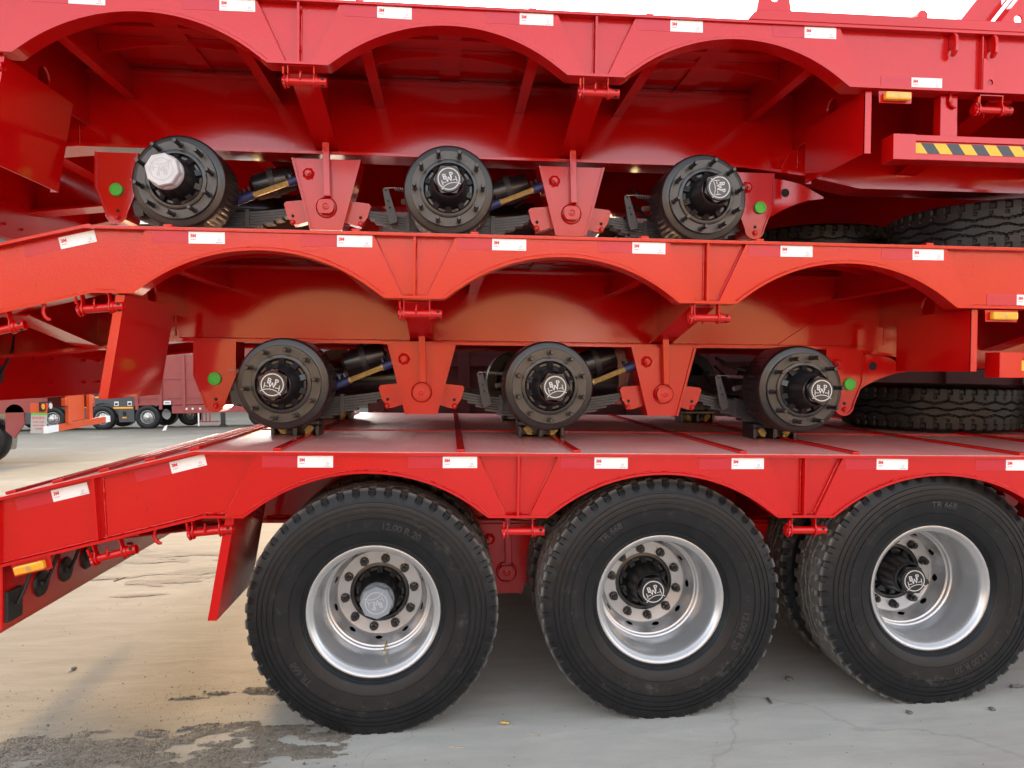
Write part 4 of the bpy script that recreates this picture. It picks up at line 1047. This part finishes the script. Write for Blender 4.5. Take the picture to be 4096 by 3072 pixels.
# red cargo truck
RC = tag(empty('cargo_truck', (-10.6, 29.4, g0)), 'dull red high-sided cargo truck standing far off behind the hangers', 'truck')
MB().box(-2.12, 4.2, .05, 2.4, .98, 3.3).build('cargo_box', M['bgred'], RC)
for k in range(7): MB().box(-2.0+k*.95-.05, -2.0+k*.95+.07, -.02, .049, .80, 3.3).build('side_post', M['bgred'], RC)
for z0, z1 in ((.98, 1.06), (1.25, 1.30), (2.05, 2.12), (3.22, 3.32)): MB().box(-2.12, 4.2, .005, .0485, z0, z1).build('side_rail', M['bgred'], RC)
MB().box(-.6, 4.2, .02, 2.3, .62, .95).build('lower_rail', M['bgred'], RC)
f = MB().box(-.9, -.62, -.03, -.021, 1.0, 1.15).build('number_plate', M['white'], RC); MB().box(-.86, -.66, -.034, -.031, 1.04, 1.11).build('plate_print', M['greyprint'], RC)
for x in (-1.58, -.45): bg_wheel(RC, x, .0 if x < -1 else 1.7, .49)
mb = MB(); mb.lathe([(.25, 1.95), (.5, 1.95), (.5, 2.3), (.25, 2.3)], 24); mb.build('inner_wheel', M['tyre'], RC, (-1.58, 0, .49), smooth=40)
bg_wheel(RC, 2.9, .4, .49); bg_wheel(RC, 3.9, .4, .49)
for x in (1.42,): 
    mb = MB(); mb.box(x-.08, x+.08, .1, .26, .12, .75); mb.box(x-.16, x+.16, .02, .34, 0, .06); mb.box(x-.1, x+.1, .08, .28, .06, .13); mb.build('landing_leg', M['black'], RC)
for x in (.45, .60, .75, .9): MB().box(x, x+.05, .0, .05, .08 if x < .5 else .25, .62).build('guard_post', M['bgred'] if x > .5 else M['white'], RC)
MB().box(.5, 1.3, .0, .04, .22, .28).build('guard_rail', M['bgred'], RC)
# lamps on the lower rail
for x in (.0, .25, .55): 
    mb = MB(); mb.cyl((x, .02, .80), (x, -.01, .80), .045, 16); mb.build('side_lamp', M['clearlens'], RC)
# orange trailer tail, nearer
gO = gz(15)
OT = tag(empty('orange_trailer', (-8.35, 15.3, gO)), 'orange trailer tail with upright ramp posts and bumper bar', 'trailer')
mb = MB(); a, b = Vector((-.08, -1.30, .728)), Vector((.12, 1.32, .80)); dd = (b-a)
for t0, t1, mt, nme in ((0, .16, 'white', 'bar_end'), (.16, .92, 'orange', 'bumper_bar'), (.92, 1, 'white', 'bar_end')):
    p, q = a+dd*t0, a+dd*t1; MB().add([(p.x+u, p.y, p.z+v) for u, v in ((-.04, -.075), (.04, -.075), (.04, .075), (-.04, .075))]+[(q.x+u, q.y, q.z+v) for u, v in ((-.04, -.075), (.04, -.075), (.04, .075), (-.04, .075))], [(0, 1, 2, 3), (7, 6, 5, 4), (0, 4, 5, 1), (1, 5, 6, 2), (2, 6, 7, 3), (3, 7, 4, 0)]).build(nme, M[mt], OT)
for y0, y1 in ((-.56, -.38), (.46, .62)): MB().box(-.02, .06, y0, y1, .80, 2.2).build('ramp_post', M['orange'], OT, bevel=.01)
for y0 in (-.66, .62): MB().box(-.05, .05, y0, y0+.10, 1.22, 1.40).build('post_clamp', M['orange'], OT, bevel=.01)
pk = MB().box(-.08, -.03, -.25, .40, .85, 2.2).build('ramp_plank', M['orange'], OT, bevel=.01)
mb = MB(); mb.cyl((-.03, .05, 1.52), (-.026, .05, 1.52), .05, 16); mb.build('plank_hole', M['dark'], OT)
MB().box(-5, -.12, -1.28, -1.1, 1.12, 1.42).build('frame_beam', M['bgred'], OT); MB().box(-5, -.12, 1.0, 1.15, 1.12, 1.42).build('frame_beam', M['bgred'], OT)
MB().box(-4.6, -.10, -1.2, 1.2, 1.43, 1.6).build('bed', M['bgred'], OT)
lb = MB().box(-.14, -.10, -1.42, -.95, 1.14, 1.34).build('tail_lamp', M['dark'], OT)
for k, mt in enumerate(('amber', 'redlens', 'clearlens')):
    mb = MB(); mb.cyl((-.10, -1.34+.155*k, 1.24), (-.085, -1.34+.155*k, 1.24), .066, 20); mb.build('lamp_lens', M[mt], lb)
fl = MB().box(-.10, .20, -.006, .006, -.34, .10).build('mud_flap', M['flapwhite'], OT, (-.26, -1.30, 1.00), (0, R(3), R(24)))
MB().box(-.10, .20, -.012, -.0065, .06, .10).build('flap_strip', M['green'], fl)
MB().box(-.12, .20, -.004, .008, .101, .32).build('flap_hanger', M['orange'], fl)
for txt, s, z in (('张宇挂车', .062, -.01), ('厂家直销 以旧换新', .028, -.095), ('13854719850', .040, -.17), ('1655958', .040, -.24)):
    inst('flap_print', flat_text(txt, s, M['redprint'], 'CENTER', .0008), fl, (.04, -.0085, z))
for x in (-1.3, -2.5): bg_wheel(OT, x-.2, -1.15, .50)
mb = MB(); P = []
for k in range(12): a_ = pi*k/11; P.append((.20*cos(a_), .12+.20*sin(a_)))
mb.prism([(-.2, -.25), (-.02, -.42), (.2, -.1)]+P[1:-1], 0, .05); mb.build('spring_bracket', M['bgred'], OT, (-.72, -1.28, .98))
# grey steel leg at the very left
mb = MB(); mb.prism([(-.30, .0), (.02, .0), (.10, .55), (.02, .62), (.22, 1.45), (-.3, 1.5)], 0, .25); o = mb.build('steel_leg', M['steel'], None, (-9.52, 14.6, gz(14.6)+.25), bevel=.01)
tag(o, 'weathered grey steel support at the far left edge behind the tail', 'support')
mb = MB(); mb.add([(0, 0, 0), (.14, .03, .02), (.20, .02, .22), (.09, .05, .18), (.03, .12, .05), (.15, .14, .10)], [(0, 1, 3), (1, 2, 3), (0, 3, 4), (3, 2, 5), (3, 5, 4)])
tag(mb.build('plastic_scrap', M['white'], None, (-10.84, 27.3, gz(27.3))), 'crumpled white plastic scrap on the yard behind', 'litter')

# ------------------------------------------------------------------ workshop across the yard, behind the photographer (seen only as a reflection in the paint)
WB = tag(empty('workshop', (0, -46, 0)), 'long tan workshop across the yard, mirrored faintly in the glossy red paint', 'building')
MB().box(-60, 60, -12, 0, 0, 11).build('wall', M['tan'], WB)
MB().prismx([(-12.4, 11.005), (.5, 11.005), (.5, 11.2), (-6, 12.4), (-12.4, 11.2)], -60.5, 60.5).build('roof', M['steel'], WB)
for k in range(13):
    x = -54+9*k
    if k % 3 == 1: MB().box(x-2.2, x+2.2, .005, .08, 0, 4.6).build('roller_door', M['steel'], WB)
    else: MB().box(x-1.5, x+1.5, .005, .05, 2.2, 4.2).build('window', M['glass'], WB)

# hall added far behind: blocks bright sky and sun, fills the gaps dark
FH = tag(empty('sky_blocker_hall', (-10, 58, gz(58))), 'long dark grey hall added far behind the trucks to block the bright sky', 'building')
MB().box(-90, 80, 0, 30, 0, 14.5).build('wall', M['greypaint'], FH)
MB().prismx([(-.6, 14.505), (30, 14.505), (30, 14.8), (15, 16.2), (-.6, 14.8)], -91, 81).build('roof', M['steel'], FH)
for k in range(18): MB().box(-86+9*k, -82+9*k, -.06, -.005, 4, 8).build('window', M['glass'], FH)
